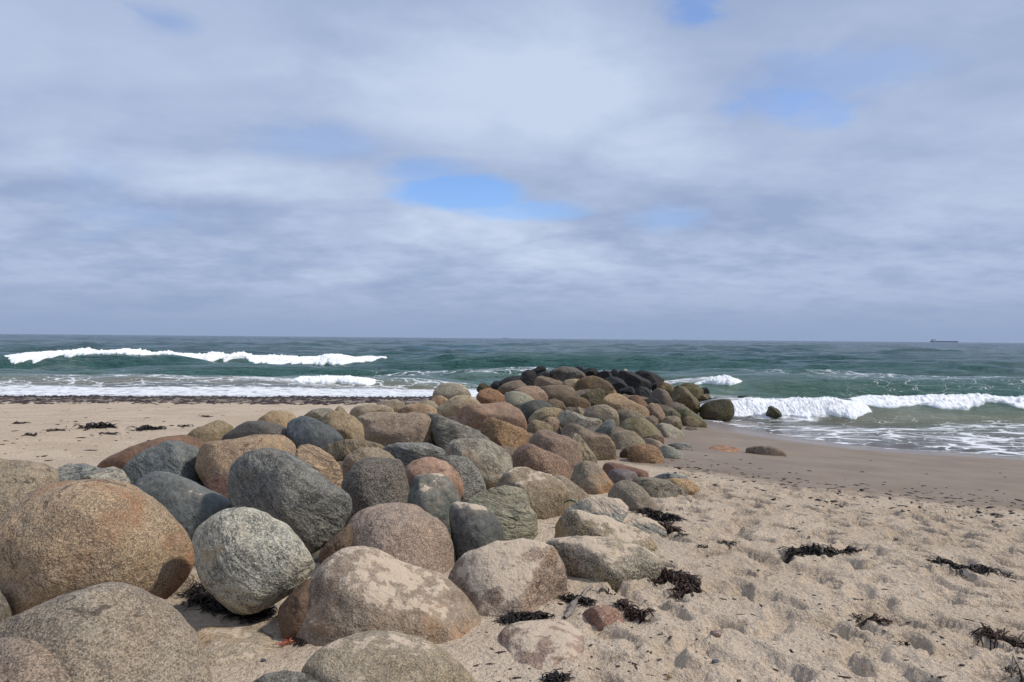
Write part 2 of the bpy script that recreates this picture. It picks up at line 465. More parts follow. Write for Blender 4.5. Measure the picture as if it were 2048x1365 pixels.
def make_water():
    m, T = new_mat('sea_water')
    co = T.node('ShaderNodeTexCoord').outputs['Object']
    A = lambda n: T.node('ShaderNodeAttribute', attribute_name=n).outputs['Fac']
    depth, foam, lace, dist = A('depth'), A('foam'), A('lace'), A('dist')
    murk = A('murk')
    ramp = T.node('ShaderNodeValToRGB', {0: T.m('DIVIDE', depth, 8.0)})
    cr = ramp.color_ramp
    pts = [(0.0, (0.24, 0.20, 0.155)), (0.025, (0.175, 0.175, 0.135)), (0.07, (0.085, 0.145, 0.105)), (0.16, (0.042, 0.120, 0.100)),
           (0.45, (0.040, 0.115, 0.108)), (1.0, (0.034, 0.092, 0.108))]
    cr.elements[0].position = pts[0][0]; cr.elements[0].color = pts[0][1] + (1,)
    cr.elements[1].position = pts[-1][0]; cr.elements[1].color = pts[-1][1] + (1,)
    for pos, c in pts[1:-1]:
        e = cr.elements.new(pos); e.color = c + (1,)
    col = ramp.outputs[0]
    pv = T.noise(T.vm('MULTIPLY', co, (0.02, 0.06, 1)), 1.0, 4, 0.55)
    col = T.mix(T.m('MULTIPLY', T.ss(pv, 0.4, 0.6), 0.2), col, T.mix(1.0, col, (0.7, 0.8, 1.1, 1), 'MULTIPLY'))
    col = T.mix(murk, col, (0.20, 0.185, 0.125, 1))
    # foam: lace drawn out along the shore, and solid white water
    wv = T.node('ShaderNodeTexNoise', {'Vector': T.vm('MULTIPLY', co, (0.5, 0.9, 1)), 'Scale': 1.0, 'Detail': 4.0}).outputs[1]
    wc = T.vm('ADD', T.vm('MULTIPLY', co, (0.55, 1.0, 1.0)), T.vm('SCALE', T.vm('SUBTRACT', wv, (0.5, 0.5, 0.5)), 1.6))
    e1 = T.node('ShaderNodeTexVoronoi', {'Vector': wc, 'Scale': 1.15}, feature='DISTANCE_TO_EDGE').outputs['Distance']
    e2 = T.node('ShaderNodeTexVoronoi', {'Vector': T.vm('ADD', wc, (4, 4, 4)), 'Scale': 3.3}, feature='DISTANCE_TO_EDGE').outputs['Distance']
    patch = T.noise(T.vm('MULTIPLY', co, (0.35, 0.8, 1)), 1.0, 4, 0.6)
    th1 = T.m('MULTIPLY', T.m('MULTIPLY', lace, 0.22), T.ss(patch, 0.32, 0.68))
    l1 = T.ss(e1, th1, T.m('MULTIPLY', th1, 0.35))
    th2 = T.m('MULTIPLY', T.m('MULTIPLY', lace, 0.17), T.ss(patch, 0.36, 0.75))
    l2 = T.m('MULTIPLY', T.ss(e2, th2, T.m('MULTIPLY', th2, 0.35)), 0.8)
    fn = T.noise(T.vm('MULTIPLY', co, (0.8, 1.4, 1)), 2.4, 7, 0.68)
    fs = T.ss(T.m('ADD', T.m('MULTIPLY', fn, 0.9), T.m('SUBTRACT', foam, 0.9)), 0.0, 0.22)
    fs = T.m('MULTIPLY', fs, T.ss(foam, 0.0, 0.1))
    lm = T.m('MULTIPLY', T.m('MAXIMUM', l1, l2), T.ss(lace, 0.0, 0.08))
    F = T.m('MAXIMUM', fs, T.m('MULTIPLY', lm, 0.85))
    # ripples
    rip = T.noise(T.vm('MULTIPLY', co, (0.75, 1.7, 1)), 1.3, 6, 0.62, 0.3)
    rip2 = T.noise(T.vm('MULTIPLY', co, (0.05, 0.22, 1)), 1.0, 6, 0.62, 0.2)
    rip3 = T.noise(T.vm('MULTIPLY', co, (0.010, 0.05, 1)), 1.0, 7, 0.66, 0.2)
    shal = T.ss(depth, 0.0, 0.9, 0.22, 1.0)
    b1 = T.bump(rip, T.m('MULTIPLY', shal, 0.5), 1.0)
    ripm = T.noise(T.vm('MULTIPLY', co, (0.17, 0.62, 1)), 1.0, 5, 0.62, 0.4)
    b1m = T.bump(ripm, T.m('MULTIPLY', T.ss(dist, 24.0, 60.0), 1.5), 1.0, b1)
    b2 = T.bump(rip2, T.m('MULTIPLY', T.ss(dist, 22.0, 110.0), 2.4), 1.0, b1m)
    b3 = T.bump(rip3, T.m('MULTIPLY', T.ss(dist, 90.0, 700.0), 13.0), 1.0, b2)
    bf = T.bump(T.m('ADD', fn, F), 0.12, 0.8, b1)
    wat = T.node('ShaderNodeBsdfPrincipled', {'Base Color': col, 'Roughness': 0.12, 'IOR': 1.33, 'Specular IOR Level': 0.32, 'Normal': b3})
    wh = T.node('ShaderNodeBsdfPrincipled', {'Base Color': (0.86, 0.88, 0.90, 1), 'Roughness': 0.8, 'Normal': bf, 'Specular IOR Level': 0.2})
    # clear shallows let the bottom show through
    gl = T.node('ShaderNodeBsdfGlossy', {'Color': (1, 1, 1, 1), 'Roughness': 0.10, 'Normal': b3})
    fr = T.node('ShaderNodeFresnel', {'IOR': 1.33, 'Normal': b3}).outputs[0]
    tr = T.node('ShaderNodeBsdfTransparent', {'Color': (0.93, 0.94, 0.92, 1)})
    clear = T.node('ShaderNodeMixShader', {0: T.m('MULTIPLY', fr, 0.85), 1: tr.outputs[0], 2: gl.outputs[0]})
    body = T.node('ShaderNodeMixShader', {0: T.ss(depth, 0.0, 0.5, 0.12, 1.0), 1: clear.outputs[0], 2: wat.outputs[0]})
    allw = T.node('ShaderNodeMixShader', {0: F, 1: body.outputs[0], 2: wh.outputs[0]})
    T.node('ShaderNodeOutputMaterial', {'Surface': allw.outputs[0]})
    return m

def make_foam():
    m, T = new_mat('sea_foam')
    co = T.node('ShaderNodeTexCoord').outputs['Object']
    n = T.noise(co, 5.0, 6, 0.7)
    n2 = T.noise(co, 1.3, 4, 0.6)
    col = T.mix(T.ss(n, 0.35, 0.6), (0.84, 0.87, 0.88, 1), (0.95, 0.955, 0.96, 1))
    p = T.node('ShaderNodeBsdfPrincipled', {'Base Color': col, 'Roughness': 0.85, 'Specular IOR Level': 0.15,
                                            'Subsurface Weight': 0.0, 'Normal': T.bump(T.m('ADD', n, n2), 0.06, 0.8)})
    T.node('ShaderNodeOutputMaterial', {'Surface': p.outputs[0]})
    return m

M_SAND = make_sand()
M_WATER = make_water()
M_FOAM = make_foam()
M_WEED = plain_mat('dry_black_seaweed', (0.010, 0.009, 0.009), (0.045, 0.032, 0.026), 30, 0.6, 0.01, 0.3)
M_WEEDB = plain_mat('brown_seaweed', (0.020, 0.011, 0.008), (0.085, 0.045, 0.03), 30, 0.6, 0.01, 0.3)
M_STRAW = plain_mat('dry_straw', (0.20, 0.12, 0.05), (0.42, 0.31, 0.18), 20, 0.8, 0.005)
M_ROPE = plain_mat('orange_rope', (0.42, 0.10, 0.06), (0.62, 0.24, 0.15), 60, 0.8, 0.005)
M_GREENWEED = plain_mat('green_kelp', (0.012, 0.03, 0.012), (0.03, 0.075, 0.03), 30, 0.5, 0.005)
M_WOOD = plain_mat('grey_driftwood', (0.13, 0.11, 0.10), (0.30, 0.26, 0.23), 25, 0.85, 0.015)
M_PEB = plain_mat('dark_pebbles', (0.022, 0.016, 0.017), (0.085, 0.062, 0.058), 6, 0.7, 0.005)
M_SHIPR = plain_mat('hazed_red_hull', (0.33, 0.29, 0.36), (0.38, 0.33, 0.40), 0.05, 0.7, 0.0)  # distance haze is painted into this hull colour, paling the red
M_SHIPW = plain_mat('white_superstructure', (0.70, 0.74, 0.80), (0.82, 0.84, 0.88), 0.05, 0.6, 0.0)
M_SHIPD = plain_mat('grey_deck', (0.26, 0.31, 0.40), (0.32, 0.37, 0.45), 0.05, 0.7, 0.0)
# ------------------------------------------------------------------ boulders of the groyne
# outlines are read off the photograph in the coordinates of enlarged crops: (left, top, scale)
Z = {1: (0, 860, 2.704), 2: (380, 860, 2.704), 3: (780, 860, 2.704), 4: (360, 740, 3.793), 5: (840, 720, 5.689),
     6: (1120, 720, 5.689), 7: (1100, 880, 4.55), 8: (940, 720, 5.689), 9: (900, 1080, 3.938), 10: (1360, 660, 2.977)}
ROCKS = []
def R(label, z, kind, col, pts, **kw):
    zx, zy, zs = Z[z]
    p = np.array([[float(v) for v in q.split(',')] for q in pts.split()])
    p = p / zs + np.array([zx, zy])
    ROCKS.append(dict(label=label, kind=kind, col=col, pts=p, **kw))

RED = (120, 72, 52); ORG = (165, 112, 68); OCH = (150, 125, 80); DKB = (78, 60, 48)
# --- foreground
R('brown-grey speckled boulder in front of the smooth grey-tan dome', 1, 'g', (150, 127, 108), '-250,1330 -150,1220 0,1130 120,1122 230,1140 340,1190 430,1260 520,1365 560,1500 400,1700 0,1750 -250,1600', d=2.55, ang=0.08)
R('smooth grey-tan dome of a boulder in front of the big orange-tan one', 1, 'g', (150, 132, 112), '-60,1100 0,1045 150,970 350,890 560,850 700,862 850,910 960,985 1050,1090 1110,1220 1150,1370 1150,1500 900,1650 300,1600 -50,1350', d=3.0, ang=0.08)
R('big rounded orange-tan boulder with rust-red stain and a long crack', 1, 'g', (172, 142, 108), '-120,640 0,500 90,395 220,295 380,268 560,270 720,305 860,400 990,530 1040,620 1045,720 1000,800 880,915 700,960 400,1000 60,1000 20,920 -100,800', stain=(132, 92, 68), sa=0.42, d=4.15, W=0.85, sand=0.12, ang=0.08, ext=0.06)
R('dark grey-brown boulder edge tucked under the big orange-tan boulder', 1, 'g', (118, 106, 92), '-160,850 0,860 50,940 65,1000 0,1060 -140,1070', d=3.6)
R('tan boulder with brown top and a crack beside the low blue-grey layers', 1, 'g', (158, 138, 112), '-200,230 -100,165 0,155 120,160 240,180 312,205 250,255 190,320 60,410 -20,470 -180,440', stain=(110, 82, 62), sa=0.35, d=5.6)
R('low blue-grey layered boulder at the sand edge beside the pale grey cap', 1, 'b', (128, 132, 130), '215,275 290,215 370,178 460,185 560,210 600,260 560,340 300,340', sand=0.25, d=5.9)
R('small pale grey boulder cap between the blue-grey layers and the dark speckled boulder', 1, 'f', (158, 152, 138), '430,262 520,215 620,197 670,215 700,260 705,300 600,370 450,340', d=5.35)
R('long rust-brown boulder with a grey back lying along the sand', 1, 's', (132, 92, 62), '523,192 600,140 700,95 800,65 900,40 1000,28 1080,45 1120,75 1050,160 800,240 600,240', stain=(150, 122, 98), sa=0.4, d=7.4)
R('dark blue-grey boulder with white flecks and sand on its crown', 1, 'f', (105, 110, 110), '668,205 720,160 800,100 890,65 970,52 1050,85 1110,160 1130,230 1110,300 950,350 760,340 690,290', sand=0.3, d=6.4)
R('smooth dark slate boulder sloping down to the greenish striped egg', 1, 's', (100, 104, 103), '708,295 740,255 820,225 960,240 1080,290 1200,350 1310,415 1290,480 1160,560 1030,580 960,520 860,420 760,350', sand=0.25, d=5.2)
R('greenish pale swirled egg-shaped boulder standing over black seaweed', 2, 'f', (172, 166, 150), '8,575 50,520 120,470 200,430 300,420 400,450 520,520 600,590 660,680 690,735 640,800 560,870 460,930 380,970 300,988 230,970 150,910 80,830 30,720', stain=OCH, sa=0.3, sand=0.15, d=4.35, ext=0.05, ang=0.08)
R('large leaning grey gneiss boulder with quartz flecks and layered underside', 2, 'f', (122, 120, 114), '195,320 205,240 250,165 320,115 420,95 520,120 640,190 760,290 850,340 885,385 875,450 820,530 740,605 650,642 590,620 400,540 280,460 210,390', stain=(140, 118, 88), sa=0.15, d=5.35, ang=0.2, ext=0.1)
R('warm tan boulder with a reddish end behind the leaning grey gneiss', 2, 'g', (170, 138, 104), '30,110 70,70 200,45 350,30 500,28 560,60 590,120 560,220 350,320 150,320 105,280 90,200', stain=(120, 80, 58), sa=0.25, d=6.9)
R('orange cracked boulder with wavy layers beside the leaning grey gneiss', 2, 'b', (170, 138, 104), '570,120 590,85 640,70 700,95 770,140 815,190 832,240 815,310 740,300 620,200', d=6.4)
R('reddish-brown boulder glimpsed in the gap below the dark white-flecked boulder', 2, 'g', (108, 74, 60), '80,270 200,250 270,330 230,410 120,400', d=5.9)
R('dark coarse-grained grey boulder with a pointed top', 2, 'c', (112, 102, 92), '828,280 880,200 960,140 1050,155 1140,165 1165,220 1190,320 1195,410 1100,460 950,460 880,450 830,360', d=5.9, ang=0.3)
R('tan boulder hump peeping over the dark coarse-grained boulder', 2, 'g', (158, 136, 108), '820,200 850,140 920,100 1000,95 1070,125 1120,170 1080,240 900,270 835,250', d=6.9)
R('round pinkish granite dome with one sand patch on top', 2, 'g', (165, 138, 118), '815,620 830,540 870,470 960,425 1080,405 1200,410 1310,460 1385,530 1432,620 1430,700 1380,770 1300,830 1000,820 840,720', sand=0.22, d=5.0, ang=0.08, sunk=1)
R('broad brown boulder with maps of sand on its crown', 2, 'g', (146, 122, 100), '560,1020 620,900 680,760 740,690 830,640 920,627 1020,640 1150,690 1260,750 1380,790 1480,870 1540,960 1573,1050 1560,1100 1450,1140 1330,1170 1200,1130 1000,1100 850,1090 700,1085 600,1050', stain=(160, 120, 82), sa=0.4, sand=0.55, d=4.2, ang=0.08, sunk=1)
R('rounded tan boulder in front of the broad brown one, grey across its top', 2, 'g', (152, 134, 106), '615,1290 700,1210 820,1130 950,1085 1080,1083 1220,1120 1350,1180 1460,1260 1540,1340 1560,1400 1500,1520 1100,1640 750,1570 620,1400', sand=0.4, d=3.15, stain=(160, 134, 92), sa=0.3, ang=0.08, sunk=1)
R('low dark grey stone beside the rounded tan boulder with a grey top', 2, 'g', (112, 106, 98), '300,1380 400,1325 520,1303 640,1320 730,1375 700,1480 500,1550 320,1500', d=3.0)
R('flat sand-coloured slab with an orange corner, flush with the sand', 2, 'g', (172, 150, 122), '-20,1060 80,1040 250,1030 400,1050 490,1120 480,1180 400,1240 300,1290 150,1330 60,1330 -20,1200', flat=0.045, sand=0.35, stain=(176, 136, 84), sa=0.5)
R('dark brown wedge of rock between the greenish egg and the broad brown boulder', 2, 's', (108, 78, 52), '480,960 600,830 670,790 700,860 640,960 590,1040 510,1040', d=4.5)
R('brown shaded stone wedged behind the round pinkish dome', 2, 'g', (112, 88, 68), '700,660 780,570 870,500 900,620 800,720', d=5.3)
# --- middle foreground
R('dark green-grey boulder with white sand splashes', 3, 's', (92, 96, 88), '100,320 125,250 200,235 290,245 350,310 385,380 370,480 330,540 250,480 150,440 110,400', sand=0.42, d=5.7)
R('charcoal boulder with a sand cap beside the olive striped boulder', 3, 's', (90, 90, 86), '325,400 370,385 440,395 530,425 600,500 622,590 530,640 440,678 370,655 350,560 335,480', sand=0.45, d=5.25)
R('olive and cream striped boulder with a broken right face', 3, 'b', (142, 134, 108), '400,370 500,330 620,308 720,310 750,350 760,410 795,450 785,530 760,610 650,625 600,580 560,500 440,420', sand=0.2, d=5.75, ang=0.35, sunk=1)
R('smooth salmon-orange boulder behind the white-splashed green-grey one', 3, 's', (172, 128, 98), '75,200 130,160 220,147 310,175 370,230 400,300 390,370 300,380 120,300', d=6.4)
R('grey granite boulder with a ridge beside the salmon-orange one', 3, 'c', (132, 128, 120), '270,150 340,137 420,150 480,220 520,310 440,360 385,380 370,270', d=6.85, ang=0.3)
R('flat grey layered slab behind the salmon-orange boulder', 3, 'b', (136, 134, 130), '-60,110 0,75 120,65 230,80 290,105 312,145 200,175 60,180 -20,160', d=7.6)
R('long dark-grey boulder behind the sunlit grey one', 5, 'f', (122, 116, 106), '60,595 180,600 320,665 480,735 620,795 740,860 850,945 700,1010 400,1020 290,1010 210,970 200,800 150,680', sand=0.3, d=8.9)
R('long sunlit grey boulder with a shaded brown flank', 5, 'f', (150, 138, 120), '290,1030 330,940 420,895 560,880 720,900 860,950 980,1030 1040,1110 1045,1190 1000,1270 900,1340 830,1365 700,1310 600,1200 480,1110 320,1095', sand=0.2, d=7.6, stain=(112, 92, 72), sa=0.3)
R('big smooth tan boulder beside the long dark-grey one', 4, 'g', (160, 134, 110), '1405,500 1425,430 1480,380 1600,340 1750,322 1870,335 1930,380 1955,470 1955,560 1900,590 1700,580 1560,590 1450,560', sand=0.2, d=8.6)
R('tan egg-shaped boulder with a dark foot next to the blue slate', 4, 'g', (162, 136, 98), '1060,390 1100,340 1170,305 1250,320 1330,360 1390,410 1400,490 1370,525 1280,535 1220,510 1150,440', d=9.2)
R('smooth blue slate boulder with a pale ring', 4, 's', (92, 98, 102), '812,420 850,370 930,350 1020,370 1120,420 1200,480 1238,525 1160,570 1060,595 980,580 900,520 860,450', sand=0.12, d=8.3)
R('flat-backed dark slate boulder in front of the tan sand-edge stones', 4, 's', (100, 92, 86), '318,505 380,460 450,415 520,393 640,395 760,420 860,460 920,490 980,540 880,580 600,560 400,550', d=8.0)
R('olive-tan boulder at the sand edge behind the dark slate back', 4, 'g', (150, 128, 92), '55,490 100,450 200,410 290,375 340,390 405,430 380,490 300,550 200,560 80,540', d=8.9)
R('golden tan boulder hump at the sand edge behind the blue slate', 4, 'g', (176, 148, 108), '570,395 620,350 700,312 780,312 850,330 885,360 860,410 700,430 590,420', d=11.5)
R('grey coarse boulder at the sand edge left of the tan egg', 4, 'c', (140, 132, 118), '925,355 1000,305 1080,287 1150,292 1190,330 1130,400 1040,410 960,390', d=11.2)
R('small pointed tan stone tip behind the tan egg', 4, 'g', (158, 136, 110), '1165,310 1195,272 1230,280 1270,325 1200,345', d=11.6)
R('wide tan boulder behind the big smooth one, low against the beach', 4, 'g', (164, 142, 114), '1275,315 1340,275 1450,262 1560,268 1640,300 1660,340 1500,360 1340,360', sand=0.2, d=12.8)
R('dusty tan boulder squeezed between the tan egg and the big smooth one', 4, 'g', (162, 140, 114), '1340,360 1420,325 1540,315 1650,325 1700,350 1600,430 1400,450', sand=0.25, d=10.4)
R('low orange-tan boulder right behind the big smooth one', 4, 'g', (172, 140, 106), '1640,300 1700,265 1800,250 1880,262 1950,300 1950,335 1720,340', d=12.6)
R('pale sand-coloured boulder lowest on the beach side', 4, 'g', (172, 152, 124), '1470,265 1550,232 1640,225 1710,250 1660,290 1520,292', d=15.5, sand=0.2)
R('brown layered bark-like boulder under the tan egg', 4, 'b', (136, 116, 86), '1085,590 1150,555 1250,530 1400,535 1500,555 1580,600 1570,650 1400,660 1300,665 1210,685 1140,640', d=7.5)
# --- middle
R('white-crusted brown boulder standing highest on the beach side', 5, 'c', (166, 152, 128), '138,390 160,330 230,280 330,262 440,268 510,305 570,370 590,420 480,460 330,465 220,460 150,430', stain=(88, 66, 50), sa=0.25, d=20.5)
R('small orange boulder below the white-crusted one', 5, 'g', (172, 136, 98), '125,450 180,405 240,405 330,460 310,510 220,530 140,500', d=18.2)
R('pale brown boulder beside the small orange one', 5, 'g', (160, 140, 114), '0,480 80,450 160,470 215,530 160,600 40,590 -20,540', d=16.5)
R('smooth light tan boulder behind the huge reddish one', 5, 'g', (174, 150, 116), '180,540 300,470 400,405 520,400 600,430 710,490 640,560 430,620 250,620 150,610', d=14.8, sand=0.15)
R('rust-orange rough boulder pointing up near the dark weedy knob', 5, 'c', (160, 112, 72), '640,410 690,345 780,320 880,345 950,400 1010,465 900,515 760,515 680,475', d=17.8)
R('small dark weedy knob behind the rust-orange boulder', 5, 'm', (92, 74, 46), '645,325 680,270 740,265 800,300 820,345 700,360', d=24)
R('light grey peppered boulder beside the rust-orange one', 5, 'c', (168, 160, 136), '940,385 1050,358 1160,370 1240,410 1300,445 1230,500 1120,540 1040,520 970,450', d=16.2)
R('pinkish boulder with a sharp curved ridge', 8, 'g', (164, 130, 102), '470,350 580,305 720,288 790,300 830,350 880,410 895,470 820,500 720,470 620,400 520,375', d=18.8)
R('huge smooth reddish boulder in the middle of the groyne', 5, 'g', (160, 124, 98), '415,620 430,565 500,515 620,490 730,495 860,475 960,468 1050,505 1130,560 1190,640 1222,710 1210,800 1050,810 900,800 700,810 600,790 500,740 430,680', stain=(122, 82, 66), sa=0.4, d=12.0)
R('orange crusted boulder in front of the huge reddish one', 5, 'c', (156, 116, 72), '690,720 740,670 820,648 920,690 1050,745 1180,790 1270,850 1260,900 1100,940 1010,1010 940,995 850,950 790,870 720,800', stain=(96, 70, 44), sa=0.35, d=10.4)
R('tan block with a dark end right of the orange crusted boulder', 5, 'c', (146, 124, 92), '1210,690 1320,680 1430,710 1520,770 1510,810 1420,820 1330,880 1270,850 1220,760', stain=DKB, sa=0.3, d=11.4, ang=0.4)
R('dark slate boulder with green sheen among tan stones', 5, 's', (88, 86, 78), '1110,540 1180,495 1300,455 1400,460 1480,500 1510,550 1400,590 1310,640 1240,680 1180,620', d=14.3, ang=0.3)
R('yellow-tan blocky boulder right of the dark slate with green sheen', 5, 'c', (166, 144, 104), '1235,675 1300,590 1400,550 1520,545 1620,560 1600,640 1560,700 1400,710', d=13.2, ang=0.3)
R('small pink-tan stone under the yellow-tan block', 5, 'g', (164, 132, 102), '1380,700 1470,645 1550,650 1588,700 1570,760 1480,760', d=12.3)
R('pink-brown boulder above the long brick-brown one', 5, 'g', (146, 118, 98), '1240,910 1330,810 1400,775 1480,785 1600,850 1700,890 1780,930 1830,1020 1800,1120 1740,1220 1650,1170 1500,1050 1400,990 1300,960', stain=(108, 82, 62), sa=0.4, d=9.6)
R('long brick-brown boulder sloping to the right', 5, 'c', (146, 112, 88), '1005,1000 1050,940 1150,920 1280,950 1420,1020 1560,1090 1690,1170 1735,1240 1720,1350 1640,1340 1500,1320 1300,1270 1150,1220 1050,1190 1030,1090', d=8.3)
R('brown boulder with a pale flat crown behind the olive striped one', 3, 'g', (150, 128, 98), '565,305 600,250 660,205 740,197 850,230 930,280 963,340 935,400 900,450 820,465 770,440 720,350 620,330', stain=(104, 84, 62), sa=0.4, sand=0.35, d=7.0)
R('half-buried tan boulder right behind the pale-crowned brown one', 3, 'g', (150, 130, 106), '850,250 930,245 1000,290 1050,330 1090,365 1060,400 980,420 930,400', d=7.75, sunk=1)
R('tan dome with a straight rusty tide line at its foot', 7, 'g', (148, 128, 104), '195,330 230,240 290,195 380,200 460,240 530,320 575,390 540,460 450,500 370,495 290,440 210,360', stain=(160, 118, 78), sa=0.35, d=8.2, sunk=1)
# --- right flank
R('long brown boulder with mottled foot on bare sand', 6, 'g', (138, 116, 92), '-10,760 50,730 110,722 220,740 330,800 420,850 500,840 570,880 620,960 635,1040 560,1090 430,1115 370,1070 290,980 180,880 60,870', stain=(160, 128, 88), sa=0.35, d=10.7)
R('narrow lichen-striped boulder leaning on the long brown one', 6, 'b', (150, 132, 102), '70,860 150,820 230,860 300,960 370,1050 425,1130 400,1190 250,1180 190,1160 200,1000 140,910', d=9.5)
R('grey-tan boulder on the sand behind the orange-brown one', 6, 'g', (152, 132, 104), '570,860 640,815 760,797 850,815 930,880 975,930 920,990 780,1010 700,1030 640,1030 610,950', stain=(100, 86, 70), sa=0.25, d=11.9, sunk=1)
R('low smooth tan stone half sunk beside the grey-tan boulder', 6, 'g', (158, 136, 110), '930,900 1030,885 1120,920 1185,975 1100,1010 970,990', d=12.1, sunk=1)
R('orange-brown rounded boulder sitting alone at the sand edge', 6, 'c', (152, 112, 72), '765,1080 800,1000 850,960 960,955 1070,975 1150,1030 1190,1100 1185,1165 1050,1180 900,1180 790,1150', stain=(92, 68, 52), sa=0.3, d=10.6, sunk=1)
R('small dark brown stone left of the orange-brown boulder', 6, 'g', (100, 76, 58), '675,1060 740,1000 820,980 840,1060 780,1115', d=11.1)
R('pale grey wedge stone right of the orange-brown boulder', 6, 'g', (152, 148, 134), '1120,990 1200,965 1290,1000 1360,1050 1405,1080 1330,1120 1230,1128 1170,1090', d=11.4, sunk=1)
R('flat grey and white stone lying on the wet sand', 6, 'b', (148, 140, 132), '1225,965 1300,945 1400,940 1480,955 1515,985 1490,1015 1400,1024 1320,1005', d=13.2, sunk=1)
R('whitish grey boulder at the wet sand edge', 6, 'g', (164, 152, 130), '1095,730 1160,715 1260,735 1350,790 1400,835 1430,865 1380,890 1250,890 1190,850 1130,790', d=15.6, sunk=1)
R('broad olive-stained boulder half in shadow above the wet sand', 6, 'g', (136, 122, 88), '655,760 720,690 830,645 920,640 1010,680 1080,730 1160,810 1185,870 1100,890 980,890 900,860 830,820 660,830', stain=(88, 82, 48), sa=0.4, d=14.6)
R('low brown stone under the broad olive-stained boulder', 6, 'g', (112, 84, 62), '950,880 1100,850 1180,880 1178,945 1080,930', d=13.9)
R('small bluish-grey stone wedged among tan boulders', 6, 'c', (118, 118, 112), '425,800 470,730 540,680 600,675 640,720 640,810 590,860 520,870 450,850', d=12.9)
R('long pale grey stone left of the bluish-grey one', 6, 'f', (158, 146, 126), '0,580 80,560 170,600 280,650 380,660 460,670 485,705 440,770 330,780 200,740 60,720 -30,650', d=13.6)
R('small brown pointed stone behind the long pale grey one', 6, 'g', (144, 122, 96), '120,590 210,530 270,560 330,655 250,670 150,640', d=15.2)
R('mottled grey-tan boulder behind the bluish-grey stone', 6, 'g', (148, 132, 106), '260,570 300,530 420,515 520,508 590,540 650,590 670,660 650,730 560,710 480,720 400,690 320,670', stain=(92, 82, 58), sa=0.3, d=15.4)
R('golden tan ridged boulder lit across its crest', 6, 'c', (176, 142, 100), '455,490 500,420 560,375 650,372 720,410 790,450 880,500 980,540 1010,590 990,640 900,640 780,600 660,590 560,530', d=18.6)
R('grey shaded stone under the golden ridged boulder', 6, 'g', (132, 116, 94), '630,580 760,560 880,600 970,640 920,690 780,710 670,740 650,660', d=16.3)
R('dark brown boulder with orange flecks left of the golden ridge', 6, 'c', (118, 92, 62), '0,480 60,410 140,390 250,420 320,460 355,505 310,550 180,570 120,575 40,530', stain=(150, 108, 68), sa=0.3, d=16.6)
R('dark brown pyramid stone left of the golden ridge', 6, 'm', (108, 92, 60), '220,415 330,350 440,318 500,350 520,430 460,500 350,490 270,450', d=18.9)
R('large dark brown hooded boulder below the black blocks', 6, 'c', (112, 90, 62), '150,320 200,240 280,200 380,180 470,215 560,260 640,340 650,390 560,395 540,350 400,350 330,360 190,360', stain=(140, 108, 70), sa=0.3, d=21.5)
R('tawny slab end on the right of the hooded boulder', 6, 'c', (150, 128, 86), '480,230 540,240 600,300 650,375 560,390 520,320', d=22.3)
# --- head of black blocks and weedy boulders
R('rounded charcoal boulder below the long black slab', 6, 'k', (66, 64, 66), '490,225 560,190 640,185 710,220 770,290 795,340 700,360 610,340', d=24.5, ang=0.8)
R('low black block with a wet lip under the charcoal boulder', 6, 'k', (50, 48, 50), '660,345 760,295 830,310 868,360 845,400 760,400 690,385', d=23.2, ang=0.8)
R('long black slab tilted down to the right at the head', 6, 'k', (66, 62, 62), '645,175 680,115 760,115 860,150 960,210 1035,250 1040,310 960,330 850,330 780,310 700,240', d=26.5, ang=0.9)
R('black slab behind the long tilted one, edge on to the sea', 6, 'k', (62, 56, 50), '850,135 930,115 1020,130 1100,170 1185,225 1185,270 1090,285 1040,265 950,220', d=29, ang=0.9)
R('small black block left of the long tilted slab', 6, 'k', (54, 52, 54), '560,145 610,105 660,115 685,155 640,210 560,200', d=29, ang=0.7)
R('black block second left of the long tilted slab', 6, 'k', (62, 60, 62), '425,145 500,115 560,125 595,170 570,215 470,225 415,190', d=28.5, ang=0.7)
R('squat black block between the pale mottled block and the long slab', 6, 'k', (56, 55, 57), '250,120 330,88 400,95 440,130 450,200 370,210 280,170', d=28.8, ang=0.8)
R('small black knob on the skyline right of the pale mottled block', 6, 'k', (48, 46, 48), '172,100 200,65 240,72 268,105 245,130 185,125', d=30.5, ang=0.6)
R('black block mottled with pale crust', 8, 'c', (112, 104, 96), '875,140 960,95 1060,70 1170,90 1270,120 1325,170 1290,225 1180,230 1100,235 1060,255 970,220 890,190', stain=(46, 44, 46), sa=0.45, d=27.5, ang=0.7, W=0.9)
R('dark purple-black upright block with white droppings', 8, 'k', (58, 52, 56), '572,200 590,140 650,105 720,110 760,150 755,220 735,275 660,305 605,260', d=25.5, ang=0.8)
R('black tilted block with a pale tip on the skyline', 8, 'k', (52, 50, 48), '695,115 780,75 840,63 867,90 845,125 780,160 720,145', d=29, ang=0.8)
R('small purple-grey block beside the upright black block', 8, 'k', (72, 64, 68), '765,170 840,130 900,140 920,190 860,220 775,210', d=27.5, ang=0.6)
R('long low black boulder sloping down to the sea on the left', 8, 'k', (58, 54, 54), '330,250 400,205 480,185 560,175 595,215 570,260 440,285 345,300', d=27.5, ang=0.6)
R('black boulder lowest of the dark ones on the beach side', 8, 'k', (50, 48, 50), '225,295 270,245 330,240 355,285 320,335 245,340', d=25.5, ang=0.6)
R('grey-brown flat-topped boulder in front of the low black one', 8, 'g', (138, 118, 98), '310,340 380,275 470,245 570,232 620,265 665,300 580,335 430,360', d=23.8, ang=0.3)
R('brown boulder behind the curved-ridge pinkish one', 8, 'g', (134, 112, 90), '730,255 760,185 830,185 950,220 1050,245 1070,275 980,310 800,320', d=24.3)
R('dark brown low stone at the beach-side edge of the black blocks', 8, 'm', (72, 58, 42), '80,318 120,275 170,268 220,295 235,335 130,345', d=25.2)
